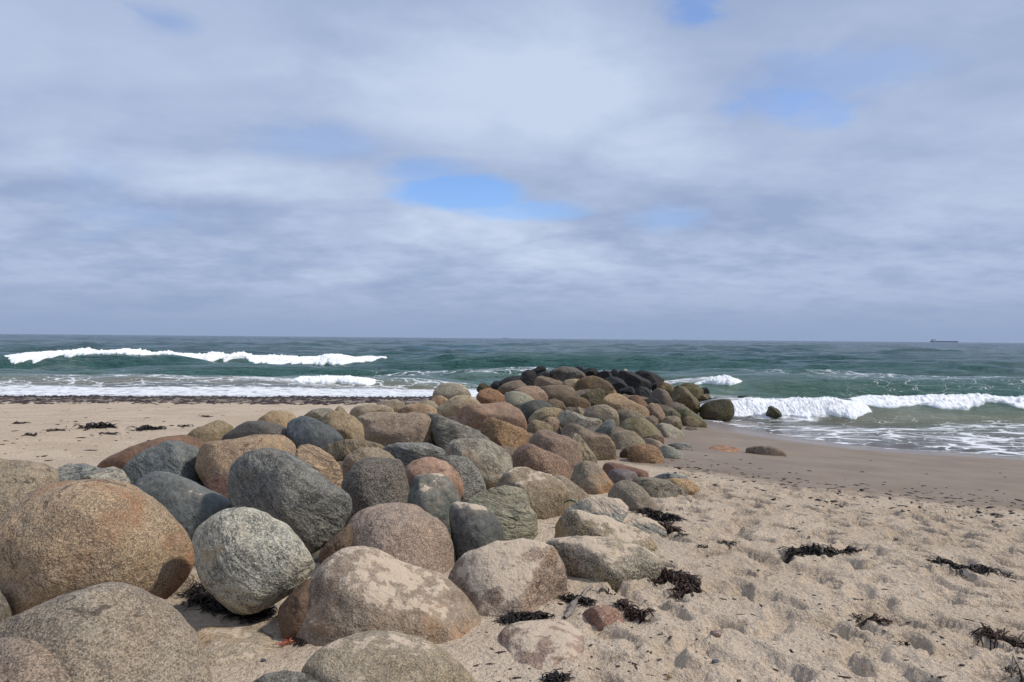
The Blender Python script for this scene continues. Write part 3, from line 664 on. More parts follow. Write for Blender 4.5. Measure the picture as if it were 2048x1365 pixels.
R('small pale cream stone beneath the mottled block', 8, 'g', (168, 144, 108), '1045,275 1090,230 1180,215 1290,220 1280,280 1180,315 1070,315', d=23.4)
R('wide brown boulder spread behind the golden ridge and grey stones', 8, 'g', (132, 110, 88), '780,310 900,290 1020,285 1150,300 1210,340 1150,420 1000,480 920,470 850,390', d=19.8)
R('grey-brown low stone in front of the hooded boulder', 8, 'g', (128, 112, 92), '1100,380 1250,340 1350,335 1405,370 1340,440 1200,460 1110,440', d=20.2)
R('dark brown stone beside the curved-ridge pinkish boulder', 8, 'c', (126, 104, 74), '880,460 960,440 1050,480 1100,540 1060,590 940,580 860,520', d=16.0)
R('slate-grey layered block under the long tilted slab', 6, 'k', (72, 72, 74), '855,325 920,300 1000,320 1050,370 1065,430 980,455 900,440 855,390', d=24.2, ang=0.6)
R('purple-brown speckled boulder right of the slate-grey layered block', 6, 'c', (118, 100, 88), '1035,355 1100,318 1180,335 1240,390 1280,450 1275,530 1180,555 1110,500 1050,430', d=23.4, ang=0.4)
R('dark green-black stone below the slate-grey layered block', 6, 'k', (60, 60, 54), '950,450 1060,425 1130,460 1170,545 1080,540 980,510', d=22.0, ang=0.8)
R('red-brown boulder right of the golden ridge', 6, 'g', (142, 102, 74), '780,415 870,398 940,440 1000,500 1000,560 900,540 830,480', d=20.8)
R('thin tan slab stone against the golden ridge', 6, 'g', (148, 124, 94), '670,400 740,385 820,430 895,505 820,520 720,450', d=20.0)
R('pink-tan dome on the sea side below the red-brown boulder', 6, 'g', (154, 124, 100), '975,530 1040,490 1110,500 1160,560 1200,620 1195,680 1120,690 1050,630 1000,600', d=18.6)
R('orange flat-faced boulder under a white splash', 6, 'm', (150, 110, 66), '1105,270 1160,245 1240,270 1300,300 1322,360 1300,420 1230,410 1140,340', d=27, ang=0.5)
R('small black block left of the orange flat-faced boulder', 6, 'k', (46, 44, 44), '1030,280 1080,255 1130,260 1150,320 1050,335', d=27.5, ang=0.8)
R('large brown and yellow weedy boulder at the sea-side corner', 6, 'm', (124, 102, 62), '1275,410 1290,300 1340,275 1420,310 1500,380 1570,450 1592,505 1510,555 1400,565 1300,540 1270,480', d=24.5, ang=0.5)
R('olive weedy boulder on the sea-side corner skyline', 6, 'm', (112, 98, 48), '1365,285 1440,258 1530,270 1600,315 1640,350 1600,400 1500,400 1430,350', d=27, ang=0.5)
R('wet black boulder topping the sea-side corner', 6, 'k', (40, 38, 38), '1515,365 1600,320 1680,312 1702,350 1695,395 1600,405 1530,395', d=25.6, ang=0.5)
R('yellow-brown weedy block standing in foam', 6, 'm', (118, 98, 50), '1535,405 1620,385 1700,385 1718,435 1670,480 1580,490', d=25.0, ang=0.5)
R('low wet black stone awash beside the weedy block', 6, 'k', (44, 42, 42), '1615,475 1700,430 1770,430 1795,455 1710,500', d=25.2, ang=0.8)
R('dark weed-covered boulder in the surf with water behind', 6, 'm', (78, 66, 42), '1585,540 1620,500 1720,465 1830,445 1920,450 1980,500 1995,560 1930,625 1840,640 1720,625 1600,600', d=23.0, ang=0.4)
R('flat wet black rock awash in the foam', 10, 'k', (42, 40, 42), '328,410 350,390 400,395 428,412 415,436 370,436', d=27.0, ang=0.8)
R('dark triangular rock poking out of the breaking foam', 10, 'm', (62, 58, 38), '512,500 525,460 545,450 580,470 608,498 560,512', d=24.3, ang=0.5)
R('tiny black rock tip behind the breaking foam', 10, 'k', (44, 42, 44), '518,420 540,411 568,420 552,432 522,430', d=29.5, ang=0.8)
R('green mossy ledge running into the wash', 6, 'm', (116, 108, 68), '1270,650 1330,560 1430,550 1520,590 1600,650 1670,705 1640,755 1560,760 1440,730 1360,680', d=19.8, W=0.9, sunk=1)
R('brown low ledge in front of the green mossy one', 6, 'g', (136, 114, 78), '1365,680 1440,632 1520,650 1600,700 1645,750 1540,765 1420,740', d=18.9, sunk=1)
R('grey-green stone between the pink-tan dome and the mossy ledge', 6, 'g', (118, 112, 84), '1155,570 1210,535 1290,560 1375,625 1310,670 1220,660', d=20.0)
R('tan and white stone above the whitish grey boulder', 6, 'g', (156, 134, 102), '1145,690 1220,640 1310,635 1370,670 1392,745 1340,770 1260,750 1170,730', d=17.2)
R('narrow pink-grey stone right of the broad olive-stained boulder', 6, 'g', (150, 128, 106), '985,650 1050,625 1120,680 1100,740 1030,720', d=16.8)
R('small dark stone lying flush in the wet sand by the ledges', 6, 'g', (98, 84, 70), '1395,792 1440,772 1520,785 1568,800 1480,814', flat=0.06)
# --- on the sand, right
R('long red flat stone half sunk in sand below the orange-brown boulder', 7, 'g', (138, 98, 80), '475,225 530,205 620,210 760,245 880,280 905,310 880,350 780,340 620,300 500,260', d=9.6, sand=0.25, sunk=1)
R('purple-grey stone beneath the long red one', 7, 's', (112, 98, 96), '530,310 570,270 680,275 780,300 810,345 740,390 620,395 550,370', d=9.1, sunk=1)
R('tan cone-shaped boulder with a dark back, sunk in dry sand', 7, 'g', (140, 124, 104), '535,480 580,400 650,360 740,370 830,430 900,500 1000,590 1000,635 860,660 760,640 640,580 560,530', stain=(165, 142, 114), sa=0.3, d=7.9, sand=0.2, sunk=1)
R('low brown-grey boulder fading into the sand beside the orange slab', 7, 'g', (134, 120, 100), '740,360 820,340 960,350 1080,370 1170,420 1255,485 1200,510 1000,520 880,500 790,430', d=8.6, sand=0.2, sunk=1)
R('low blue-grey stone behind the orange slab', 7, 'b', (136, 138, 136), '915,350 980,320 1080,295 1180,315 1265,350 1180,380 1040,385', d=9.2, sunk=1)
R('smooth orange slab with a straight top on the sand', 7, 'g', (182, 142, 92), '1010,380 1120,345 1240,355 1320,395 1385,448 1290,465 1180,462 1090,420', d=9.0, sunk=1)
R('blue-white streaked boulder dusted with sand, tapering to a blue point', 7, 'b', (150, 150, 144), '120,650 240,560 380,520 520,510 640,540 740,620 860,690 960,750 1060,830 1060,868 940,870 800,830 650,760 500,760 300,720', sand=0.62, d=6.75, sunk=1)
R('yellow-brown rough boulder under the blue-white streaked one', 7, 'c', (142, 124, 94), '10,760 60,690 160,640 300,650 420,690 560,700 700,760 820,810 920,880 985,990 920,1010 720,940 540,910 350,900 150,900 30,850', stain=(150, 118, 62), sa=0.4, sand=0.5, d=6.3, sunk=1)
R('broad grey-brown boulder dusted white, sunk deep in sand', 7, 'c', (142, 130, 110), '-40,910 60,880 200,865 380,870 560,885 700,920 850,960 960,1030 1040,1110 980,1180 800,1210 640,1230 520,1300 400,1320 280,1310 190,1210 140,1080 50,970', sand=0.62, d=5.55, stain=(140, 128, 80), sa=0.3, sunk=1)
R('big pink-brown boulder with streaks of sand over its top', 3, 'c', (146, 118, 98), '305,800 350,720 430,660 540,615 680,597 800,605 900,640 950,730 958,830 930,910 860,945 830,1010 740,1005 640,990 480,985 390,900', sand=0.68, stain=(164, 122, 72), sa=0.35, d=4.75, sunk=1)
R('sand-buried reddish boulder showing only worn patches', 9, 'g', (146, 112, 96), '380,780 420,700 520,640 680,605 820,615 950,660 1050,740 1070,830 1000,950 960,1040 850,1050 650,1000 480,930 400,850', flat=0.05, sand=0.5)
R('small red-brown stone half buried beside the driftwood stick', 9, 'g', (148, 104, 84), '1020,600 1050,555 1120,520 1220,510 1320,545 1370,610 1365,660 1280,665 1150,650 1060,640', d=4.75, sand=0.3, sunk=1)
R('lone low boulder on the wet sand, pale on top', 10, 'g', (140, 118, 98), '390,706 450,692 530,690 590,705 635,738 560,748 470,740', d=13.5, sunk=1)
R('flat orange stone sunk in the wet sand', 10, 'b', (172, 122, 84), '145,702 220,699 300,710 365,722 330,734 230,728', flat=0.05)
R('small pale stone standing in for a white patch on the long black slab', 8, 'g', (205, 195, 170), '1745,122 1758,102 1780,108 1800,132 1770,140', d=26.6)  # stone added to stand in for a white patch on the slab

def icosphere(sub):
    import bmesh
    bm = bmesh.new()
    bmesh.ops.create_icosphere(bm, subdivisions=sub, radius=1.0)
    v = np.array([q.co[:] for q in bm.verts])
    f = np.array([[q.index for q in p.verts] for p in bm.faces])
    bm.free()
    return v, f
ICO = {k: icosphere(k) for k in (3, 4, 5, 6)}

def rock_color(c):
    l = np.array(lin(c))
    g = l.mean()
    l = g + (l - g) * 0.72
    return tuple(np.clip(l * np.array([0.95, 0.975, 0.95]), 0, 0.75)) + (1.0,)

def ground_or_sea(x, y):
    return np.maximum(base0(x, y), 0.0)
def settle(r, P, c):
    """distance of a boulder: from where its foot meets the ground or the rubble it lies on"""
    d = r['d']
    w, h = (P.max(0) - P.min(0)) / FPX * d
    foot = hit(c[0], P[:, 1].max(), ground_or_sea) + (0.75 if d < 10 else 0.5) * 0.72 * math.sqrt(w * h) / 2
    if foot < d:
        return foot
    if foot < 40:
        return d + 0.6 * (foot - d)
    return d * 1.14

def worn_boulder(rad, N, wdepth, sub, ang, rs, Rm, i, r):
    v, f = ICO[sub]
    a, b, w = v[:, 0], v[:, 1], v[:, 2]
    rho = np.hypot(a, b)
    theta = np.arctan2(b, a)
    rt = np.interp((theta + math.pi) / (2 * math.pi) * N, np.arange(N + 1), np.append(rad, rad[0]))
    e1 = 0.86
    inpl = rho ** e1
    L = np.stack([rt * inpl * np.cos(theta), rt * inpl * np.sin(theta), np.sign(w) * np.abs(w) ** e1 * wdepth], 1)
    # a few broad worn faces with rounded edges between them
    nf = 4 + int(ang * 6)
    for k in range(nf):
        if 'flat' in r:
            n = rs.normal(size=3)
        elif k == 0:
            n = np.array([rs.normal() * 0.35, 0.62, -0.8])
        elif k == 1:
            n = np.array([-0.75 + rs.normal() * 0.25, rs.normal() * 0.3, -0.75])
        elif k == 2:
            n = np.array([0.70 + rs.normal() * 0.25, rs.normal() * 0.3, -0.75])
        else:
            n = rs.normal(size=3)
            n[2] = -abs(n[2]) - 0.5
        n /= np.linalg.norm(n)
        proj = L @ n
        mx = proj.max()
        h = mx * (1 - rs.uniform(0.04, 0.14) - 0.42 * ang * rs.uniform(0.35, 1.0))
        sft = mx * (0.055 - 0.035 * min(ang, 1))
        over = sft * np.logaddexp(0, (proj - h) / sft)
        L = L - np.outer(over * 0.9, n)
    # lumps
    s0 = 1.0 / max(Rm, 0.05)
    amp = 0.034 + 0.04 * ang
    nn = L / np.maximum(np.linalg.norm(L, axis=1, keepdims=True), 1e-6)
    dis = amp * fbm(L * s0 * 1.3 + 31.7 * i, 3, 7 + i, 0.55)
    if sub >= 4:
        dis = dis + (0.010 + 0.02 * ang) * fbm(L * s0 * 5.0 + 11.1 * i, 3, 70 + i, 0.6)
    L = L + nn * (dis * Rm)[:, None]
    return L, f

def broken_block(O2, wdepth, rs, Rm):
    """angular quarry block: hull of its outline and a few corners before and behind it"""
    import bmesh
    pts = [(p[0], p[1], wdepth * rs.uniform(-0.35, 0.35)) for p in O2]
    for sgn in (-1, 1):
        for k in range(6):
            q = O2[rs.randint(len(O2))] * rs.uniform(0.45, 0.85)
            pts.append((q[0], q[1], sgn * wdepth * rs.uniform(0.65, 1.1)))
    bm = bmesh.new()
    for p in pts:
        bm.verts.new(p)
    res = bmesh.ops.convex_hull(bm, input=bm.verts)
    junk = [g for g in res['geom_interior'] if isinstance(g, bmesh.types.BMVert)]
    bmesh.ops.delete(bm, geom=junk, context='VERTS')
    bmesh.ops.bevel(bm, geom=list(bm.edges), offset=0.05 * Rm, segments=1, affect='EDGES', clamp_overlap=True)
    bmesh.ops.triangulate(bm, faces=bm.faces[:])
    for it in range(3):
        long = [e for e in bm.edges if e.calc_length() > 0.22 * Rm]
        if long:
            bmesh.ops.subdivide_edges(bm, edges=long, cuts=1)
            bmesh.ops.triangulate(bm, faces=bm.faces[:])
    bm.verts.index_update()
    L = np.array([v.co[:] for v in bm.verts])
    f = np.array([[v.index for v in fc.verts] for fc in bm.faces])
    bm.free()
    q = L / Rm
    n = L / np.maximum(np.linalg.norm(L, axis=1, keepdims=True), 1e-6)
    sd = rs.randint(1000)
    L = L + n * (Rm * (0.05 * fbm(q * 2.0 + sd, 3, sd) ))[:, None]
    return L, f

def build_rock(i, r):
    rs = np.random.RandomState(100 + i)
    P = r['pts']
    c = 0.5 * (P.min(0) + P.max(0))
    c = 0.6 * c + 0.4 * P.mean(0)
    if 'flat' in r:
        # a slab lying in the sand: its outline is laid on the ground
        G = np.array([at(p[0], p[1], hit(p[0], p[1], sand0)) for p in P])
        gc = G.mean(0)
        O2 = (G - gc)[:, :2]
        U = np.array([1.0, 0, 0]); V = np.array([0, 1.0, 0]); Wd = np.array([0, 0, 1.0])
        cen = gc
        wdepth = r['flat'] * 1.6
        cen = cen - np.array([0, 0, wdepth - r['flat']])
        d = cen[1]
    else:
        d = settle(r, P, c)
        wd_fix = None
        if r.get('sunk'):
            # a boulder bedded in the sand: its flank tip gives its middle, its foot gives its front
            tip = P[P[:, 0].argmax()]
            d_tip, d_foot = hit(tip[0], tip[1], sand0), hit(c[0], P[:, 1].max(), sand0)
            ww, hh = (P.max(0) - P.min(0)) / FPX * d_tip
            rm = 0.5 * math.sqrt(ww * hh)
            d = min(d_tip, d_foot + 1.25 * rm)
            wd_fix = min(max(d - d_foot, 0.6 * rm), 1.25 * rm)
        # the foot goes on below what neighbours and sand hide
        ext = r.get('ext', 0.25 if d < 6 else 0.45)
        P = P.copy()
        if 'ext' in r:
            low = P[:, 1] > c[1]
            P[low, 1] = c[1] + (P[low, 1] - c[1]) * (1 + ext)
        else:
            il, ir = P[:, 0].argmin(), P[:, 0].argmax()
            hgt_ = P[:, 1].max() - P[:, 1].min()
            k_ = 0.75 if wd_fix is not None else 0.45
            line = P[il, 1] + (P[:, 0] - P[il, 0]) / (P[ir, 0] - P[il, 0]) * (P[ir, 1] - P[il, 1])
            low = P[:, 1] > line + 0.03 * hgt_
            P[low, 1] = P[low, 1] + k_ * hgt_
            ends = np.array([[P[ir, 0] + 0.02 * hgt_, P[ir, 1] + 0.6 * k_ * hgt_], [P[il, 0] - 0.02 * hgt_, P[il, 1] + 0.6 * k_ * hgt_]])
            P = np.vstack([P, ends])
            cc = 0.5 * (P.min(0) + P.max(0))
            P = P[np.argsort(np.arctan2(P[:, 1] - cc[1], P[:, 0] - cc[0]))]
            c = cc
        rv = ray(*c)
        Wd = rv / np.linalg.norm(rv)
        U = np.cross(Wd, [0, 0, 1.0]); U /= np.linalg.norm(U)
        V = np.cross(U, Wd)
        cen = CAM + rv * d
        O2 = []
        for p in P:
            q = ray(*p)
            t = np.dot(cen - CAM, Wd) / np.dot(q, Wd)
            w = CAM + q * t - cen
            O2.append((np.dot(w, U), np.dot(w, V)))
        O2 = np.array(O2)
        area = 0.5 * abs(np.dot(O2[:, 0], np.roll(O2[:, 1], 1)) - np.dot(O2[:, 1], np.roll(O2[:, 0], 1)))
        wdepth = r.get('W', 0.88) * math.sqrt(area / math.pi)
        if wd_fix is not None:
            wdepth = wd_fix * 1.05
    # polar outline, smoothed
    th = np.arctan2(O2[:, 1], O2[:, 0])
    rr = np.hypot(O2[:, 0], O2[:, 1])
    N = 256
    tt = np.linspace(-math.pi, math.pi, N, endpoint=False)
    Q = np.vstack([O2, O2[:1]])
    rad = np.zeros(N)
    for k in range(len(O2)):
        a, b = Q[k], Q[k + 1]
        e = b - a
        dirs = np.stack([np.cos(tt), np.sin(tt)], 1)
        den = dirs[:, 0] * e[1] - dirs[:, 1] * e[0]
        den = np.where(np.abs(den) < 1e-9, 1e-9, den)
        tpar = (a[0] * e[1] - a[1] * e[0]) / den
        upar = (a[0] * dirs[:, 1] - a[1] * dirs[:, 0]) / den
        ok = (tpar > 0) & (upar >= -1e-6) & (upar <= 1 + 1e-6)
        rad = np.where(ok, np.maximum(rad, tpar), rad)
    rad = np.where(rad <= 0, np.median(rad[rad > 0]), rad)
    ang = r.get('ang', 0.2 if r['kind'] == 's' else 0.4)
    kw = 3 if ang > 0.45 else 9
    kern = np.hanning(kw + 2)[1:-1]; kern /= kern.sum()
    rad = np.convolve(np.concatenate([rad[-40:], rad, rad[:40]]), kern, 'same')[40:-40]
    Rm = rad.mean()
    px_size = Rm * 2 / d * FPX
    sub = 6 if px_size > 330 else (5 if px_size > 80 else 4)
    if ang >= 0.5 and 'flat' not in r:
        L, f = broken_block(O2, wdepth, rs, Rm)
        nn = None
    else:
        L, f = worn_boulder(rad, N, wdepth, sub, ang, rs, Rm, i, r)
    Wv = L[:, :1] * U + L[:, 1:2] * V + L[:, 2:3] * Wd
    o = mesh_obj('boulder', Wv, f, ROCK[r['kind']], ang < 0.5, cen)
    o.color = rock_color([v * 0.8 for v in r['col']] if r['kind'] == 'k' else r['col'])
    o['stain'] = list(lin(r.get('stain', r['col'])))
    o['stain_amount'] = float(r.get('sa', 0.0))
    o['sand_amount'] = float(r.get('sand', 0.06 if d < 12 else 0.0))
    tag(o, r['label'], 'boulder', 'boulders of the groyne')
    r['cen'] = cen; r['px'] = P; r['size'] = (2 * Rm, wdepth)
    return o

def inside(poly, px, py):
    x, y = poly[:, 0], poly[:, 1]
    x2, y2 = np.roll(x, -1), np.roll(y, -1)
    c = ((y > py) != (y2 > py)) & (px < (x2 - x) * (py - y) / (y2 - y + 1e-12) + x)
    return c.sum() % 2 == 1
R3I = np.linalg.inv(R3)
def to_px(p):
    q = R3I @ (np.asarray(p) - CAM)
    return 1024 + FPX * q[0] / -q[2], 682.5 - FPX * q[1] / -q[2]
def shows(x, y, z, rad):
    for a in np.linspace(0, 2 * math.pi, 13)[:-1]:
        for k in (0.45, 0.85):
            px, py = to_px((x + math.cos(a) * rad * k, y, z + math.sin(a) * rad * 0.7 * k))
            if math.sin(a) < -0.3 or not (-60 < px < 2110): continue
            if not any(r.get('cen') is not None and r['cen'][1] < y and inside(r['px'], px, py) for r in ROCKS):
                return True
    return False

def filler(i, x, y, rad):
    """boulders of the lower layer that show in the gaps"""
    rs = np.random.RandomState(900 + i)
    v, f = ICO[4]
    ax = rad * np.array([rs.uniform(0.9, 1.35), rs.uniform(0.8, 1.2), rs.uniform(0.6, 0.8)])
    L = v * ax
    L = L * (1 + 0.13 * fbm(v * 1.3 + i * 3.1, 3, 300 + i))[:, None]
    z = float(base0(np.array([x]), np.array([y]))[0])
    o = mesh_obj('boulder', L, f, ROCK['gcg'[i % 3]], True, (x, y, z - 0.10))
    o.color = rock_color([(120, 104, 86), (104, 88, 70), (112, 104, 92), (128, 104, 82)][i % 4])
    o['stain'] = [0.1, 0.08, 0.06]; o['stain_amount'] = 0.0; o['sand_amount'] = 0.0
    return tag(o, 'brown boulder wedged low in a gap between the larger boulders', 'boulder', 'boulders of the lower layer')
# ------------------------------------------------------------------ sand
def axis_lines(segs):
    out = []
    for a, b, s in segs:
        n = max(1, int(round((b - a) / s)))
        out.append(np.linspace(a, b, n, endpoint=False))
    out.append([segs[-1][1]])
    return np.concatenate(out)
gx = axis_lines([(-400, -120, 40), (-120, -40, 6), (-40, -16, 0.6), (-16, -5, 0.14), (-5, -1.2, 0.06), (-1.2, 4.6, 0.021), (4.6, 7.5, 0.045), (7.5, 14, 0.14), (14, 40, 0.8), (40, 120, 6), (120, 400, 40)])
gy = axis_lines([(-120, -20, 10), (-20, 2.2, 0.8), (2.2, 6.5, 0.021), (6.5, 10, 0.034), (10, 16, 0.09), (16, 36, 0.2), (36, 60, 0.8), (60, 200, 10)])
X, Y = np.meshgrid(gx, gy)
S = shore_dist(X, Y)
B0 = base0(X, Y)
SZ = sand_profile(S, X)
# the rubble inside the groyne head is filled below the blocks
t_ = np.abs(X - np.interp(Y, AX_Y, AX_X)) / np.interp(Y, AX_Y, AX_W)
Zg = np.maximum(SZ, B0 - 0.14)
wet_s = S + 0.9 * fbm2(X, Y, 0.35, 3, 5)
wet_line = 7.0 + 4.6 * sstep(X, -4.0, 2.0)
WET = sstep(wet_s, wet_line + 1.1, wet_line - 1.1) * 0.75 + 0.25 * sstep(S, 3.5, 0.8)
dry = 1 - sstep(wet_s, wet_line + 1.0, wet_line - 1.5)
lump = 0.014 * fbm2(X, Y, 2.2, 3, 11) + 0.007 * fbm2(X, Y, 8.0, 3, 12)
fine = (np.abs(X - 1.7) < 5) & (Y > 2) & (Y < 11)
lump = lump + np.where(fine, 0.0065 * fbm2(X, Y, 20.0, 2, 13) + 0.010 * np.maximum(fbm2(X, Y, 13.0, 2, 15) - 0.25, 0), 0)
Zg = Zg + lump * (0.10 + 0.90 * dry) * sstep(S, -0.2, 1.5)
Zg = Zg + 0.03 * fbm2(X, Y, 0.5, 2, 14) * dry
# footprints and scuffs trodden into the dry sand
rs = np.random.RandomState(4)
def stamp(cx, cy, ang, L, Wd, depth, rim, shape=2.4):
    x0, x1 = np.searchsorted(gx, [cx - L * 1.6, cx + L * 1.6])
    y0, y1 = np.searchsorted(gy, [cy - L * 1.6, cy + L * 1.6])
    if x1 - x0 < 3 or y1 - y0 < 3: return
    xx = X[y0:y1, x0:x1] - cx; yy = Y[y0:y1, x0:x1] - cy
    u = xx * math.cos(ang) + yy * math.sin(ang)
    v = -xx * math.sin(ang) + yy * math.cos(ang)
    v = v / (1.0 + 0.28 * np.sin(u / L * 3.0 + 0.6))
    e = (np.abs(u / L) ** shape + np.abs(v / Wd) ** shape) ** (1 / shape)
    e = e + 0.12 * vnoise(np.stack([xx.ravel() * 14 + cx * 9, yy.ravel() * 14 + cy * 7, np.zeros(xx.size)], 1), 3).reshape(xx.shape)
    pit = -depth * (1 - sstep(e, 0.52, 1.10)) * (1.0 - 0.35 * u / L)
    rimh = rim * np.exp(-((e - 1.22) / 0.20) ** 2)
    fade = dry[y0:y1, x0:x1]
    PIT[y0:y1, x0:x1] = np.minimum(PIT[y0:y1, x0:x1], pit * fade)
    RIM[y0:y1, x0:x1] = np.maximum(RIM[y0:y1, x0:x1], rimh * fade)
n_fp = 0
PIT = np.zeros_like(Zg); RIM = np.zeros_like(Zg)
for k in range(2000):
    d = 2.3 + 9.0 * rs.rand() ** 1.25
    x = rs.uniform(-0.5, 6.8)
    if x > 0.80 * d + 1.2: continue
    edge = np.interp(d, [2, 4, 6, 8, 11], [0.1, 0.45, 0.9, 1.7, 2.6])
    if x < edge and rs.rand() < 0.85: continue
    k_ = rs.rand()
    a = rs.choice([2.3, 2.5, 2.2, 0.7]) + rs.normal() * 0.4
    if k_ < 0.6:
        stamp(x, d, a, rs.uniform(0.12, 0.165), rs.uniform(0.045, 0.07), rs.uniform(0.034, 0.07), rs.uniform(0.008, 0.018))
    else:
        q = rs.uniform(0.035, 0.085)
        stamp(x, d, a, q * rs.uniform(1.0, 1.8), q, rs.uniform(0.012, 0.038), rs.uniform(0.004, 0.010), 2.0)
    n_fp += 1
Zg = Zg + PIT + RIM * (1 - sstep(-PIT, 0.0, 0.015))
sand = mesh_obj('sand_beach', np.stack([X.ravel(), Y.ravel(), Zg.ravel()], 1), grid_faces(len(gx), len(gy)), M_SAND)
vattr(sand, 'wet', WET)
tag(sand, 'trodden pale sand beach, dark and wet towards the water', 'beach', kind='structure')
def sand_z(x, y):
    i = min(max(np.searchsorted(gx, x) - 1, 0), len(gx) - 2)
    j = min(max(np.searchsorted(gy, y) - 1, 0), len(gy) - 2)
    u = (x - gx[i]) / (gx[i + 1] - gx[i]); v = (y - gy[j]) / (gy[j + 1] - gy[j])
    return float((Zg[j, i] * (1 - u) + Zg[j, i + 1] * u) * (1 - v) + (Zg[j + 1, i] * (1 - u) + Zg[j + 1, i + 1] * u) * v)
def on_sand(px, py):
    d = hit(px, py, sand0)
    p = at(px, py, d)
    return np.array([p[0], p[1], sand_z(p[0], p[1])])

# ------------------------------------------------------------------ sea
def px_x(px, d):
    return (px - 1024.0) / FPX * d
rows = [13.5]
while rows[-1] < 30000:
    d = rows[-1]
    st = d * d * 0.55 / (CAM_H * FPX)
    if d < 46: st = min(max(st, 0.05), 0.13)
    elif d < 88: st = min(st, 0.30)
    else: st = max(st, 0.3)
    rows.append(d + min(st, d * 0.25))
rows = np.array(rows)
cols = (np.arange(-420, 2470, 3.4) - 1024.0) / FPX
WX = cols[None, :] * rows[:, None]
WY = np.repeat(rows[:, None], len(cols), 1)
WS = np.zeros_like(WX)
nearw = rows < 90
WS[nearw] = shore_dist(WX[nearw], WY[nearw])
WS[~nearw] = -(WY[~nearw] - 25)
off = np.maximum(-WS, 0)
dep = off * 0.062
amp = sstep(off, 0.4, 14)
wz = np.zeros_like(WX)
rsw = np.random.RandomState(9)
for k in range(26):
    lam = 1.6 * (1.23 ** k) ** 0.62
    th = rsw.normal() * (0.5 if k < 10 else 0.28)
    kx, ky = math.sin(th) * 2 * math.pi / lam, math.cos(th) * 2 * math.pi / lam
    ph = rsw.uniform(0, 6.28)
    A = 0.0175 * lam ** 0.82
    far = np.clip(1.6 - WY * 0.0022 / lam ** 0.5, 0, 1)
    env = 0.5 + 0.5 * fbm2(WX, WY, 0.35 / lam, 2, 30 + k) if k % 2 else 1.0
    arg = kx * WX + ky * WY + ph
    wz += A * env * far * (np.sin(arg) + 0.25 * np.sin(2 * arg + 0.6))
wz *= amp
FOAM = np.zeros_like(WX); LACE = np.zeros_like(WX); MURK = np.zeros_like(WX)
CREST = {}
def ridge(yc, h, front, back, x0, x1, soft, wob=0.5, seed=0):
    """a wave: crest line at y = yc(x), steep on the shore side"""
    global wz
    c = yc(WX) + wob * fbm2(WX, np.zeros_like(WX), 0.12, 3, seed)
    CREST[seed] = lambda x: yc(x) + wob * fbm2(x, np.zeros_like(x), 0.12, 3, seed)
    m = sstep(WX, x0 - soft, x0 + soft) * (1 - sstep(WX, x1 - soft, x1 + soft))
    u = WY - c
    prof = np.where(u < 0, np.exp(-(u / front) ** 2), np.exp(-(u / back) ** 2))
    trough = -0.22 * np.exp(-((u + 2.1 * front) / (1.1 * front)) ** 2)
    wz = np.where(m > 0, wz * (1 - 0.6 * prof * m), wz)
    wz += h * m * (prof + trough)
    return u, m
lin2 = lambda pts: (lambda x: np.interp(x, [p[0] for p in pts], [p[1] for p in pts]))
yD = lin2([(5, 27.2), (8, 26.8), (12, 26.6), (17, 26.3), (30, 25.2), (60, 22)])
yE = lin2([(6, 38.5), (12, 39.5), (30, 38.5), (60, 36)])
yA = lin2([(-90, 58), (-43, 64.5), (-13.5, 75), (0, 78)])
yB = lin2([(-40, 39.0), (-20, 39.4), (-4, 40.5)])
yF = lin2([(0, 56), (10, 56.5), (24, 55), (60, 52)])
yG = lin2([(20, 76), (40, 75), (80, 72)])
uD, mD = ridge(yD, 0.50, 1.25, 3.2, 7.0, 70, 1.2, 0.25, 41)
uE, mE = ridge(yE, 0.42, 1.8, 3.0, 9.5, 60, 3.0, 0.5, 42)
uA, mA = ridge(yA, 0.60, 2.2, 4.0, -75, -8, 6.0, 0.25, 43)
uB, mB = ridge(yB, 0.38, 1.4, 2.4, -60, -3.0, 3.0, 0.6, 44)
uF, mF = ridge(yF, 0.40, 2.0, 3.5, 8, 70, 5.0, 0.8, 45)
uG, mG = ridge(yG, 0.75, 3.2, 5.0, 28, 120, 8.0, 1.0, 46)
ridge(lin2([(-200, 128), (200, 122)]), 0.65, 5, 8, -60, 8, 22, 2.5, 47)
ridge(lin2([(-200, 112), (200, 106)]), 0.55, 5, 8, 10, 90, 22, 2.5, 48)
ridge(lin2([(-200, 52.5), (200, 52.5)]), 0.30, 2.4, 3.6, -36, -16, 6, 0.9, 49)
# white water and foam lace
R_ = WX > np.interp(WY, [14, 24, 30, 40, 200], [4.0, 5.5, 4.0, 2.0, 2.0])
rgt = R_.astype(float); lft = 1 - rgt
brk = np.exp(-((uD - 0.6) / 1.6) ** 2) * mD
FOAM = np.maximum(FOAM, 0.60 * np.exp(-((uD - 1.0) / 1.6) ** 2) * mD)
FOAM = np.maximum(FOAM, 0.58 * np.exp(-((WY - 26.8) / 2.2) ** 2) * sstep(WX, 5.5, 7.0) * (1 - sstep(WX, 11.6, 12.6)))
LACE = np.maximum(LACE, rgt * sstep(off, 0.0, 0.5) * (1 - sstep(WY, 21.5, 25.5)) * (0.8 + 0.2 * (1 - sstep(off, 1, 4))))
LACE = np.maximum(LACE, rgt * 0.85 * np.exp(-((WY - 29.5) / 2.2) ** 2))
FOAM = np.maximum(FOAM, 0.62 * np.exp(-((uE + 0.2) / 1.3) ** 2) * (1 - sstep(WX, 10.5, 12.5)) * rgt)
LACE = np.maximum(LACE, 0.9 * np.exp(-((WY - 47) / 6.5) ** 2) * sstep(WX, 14, 19) * rgt)
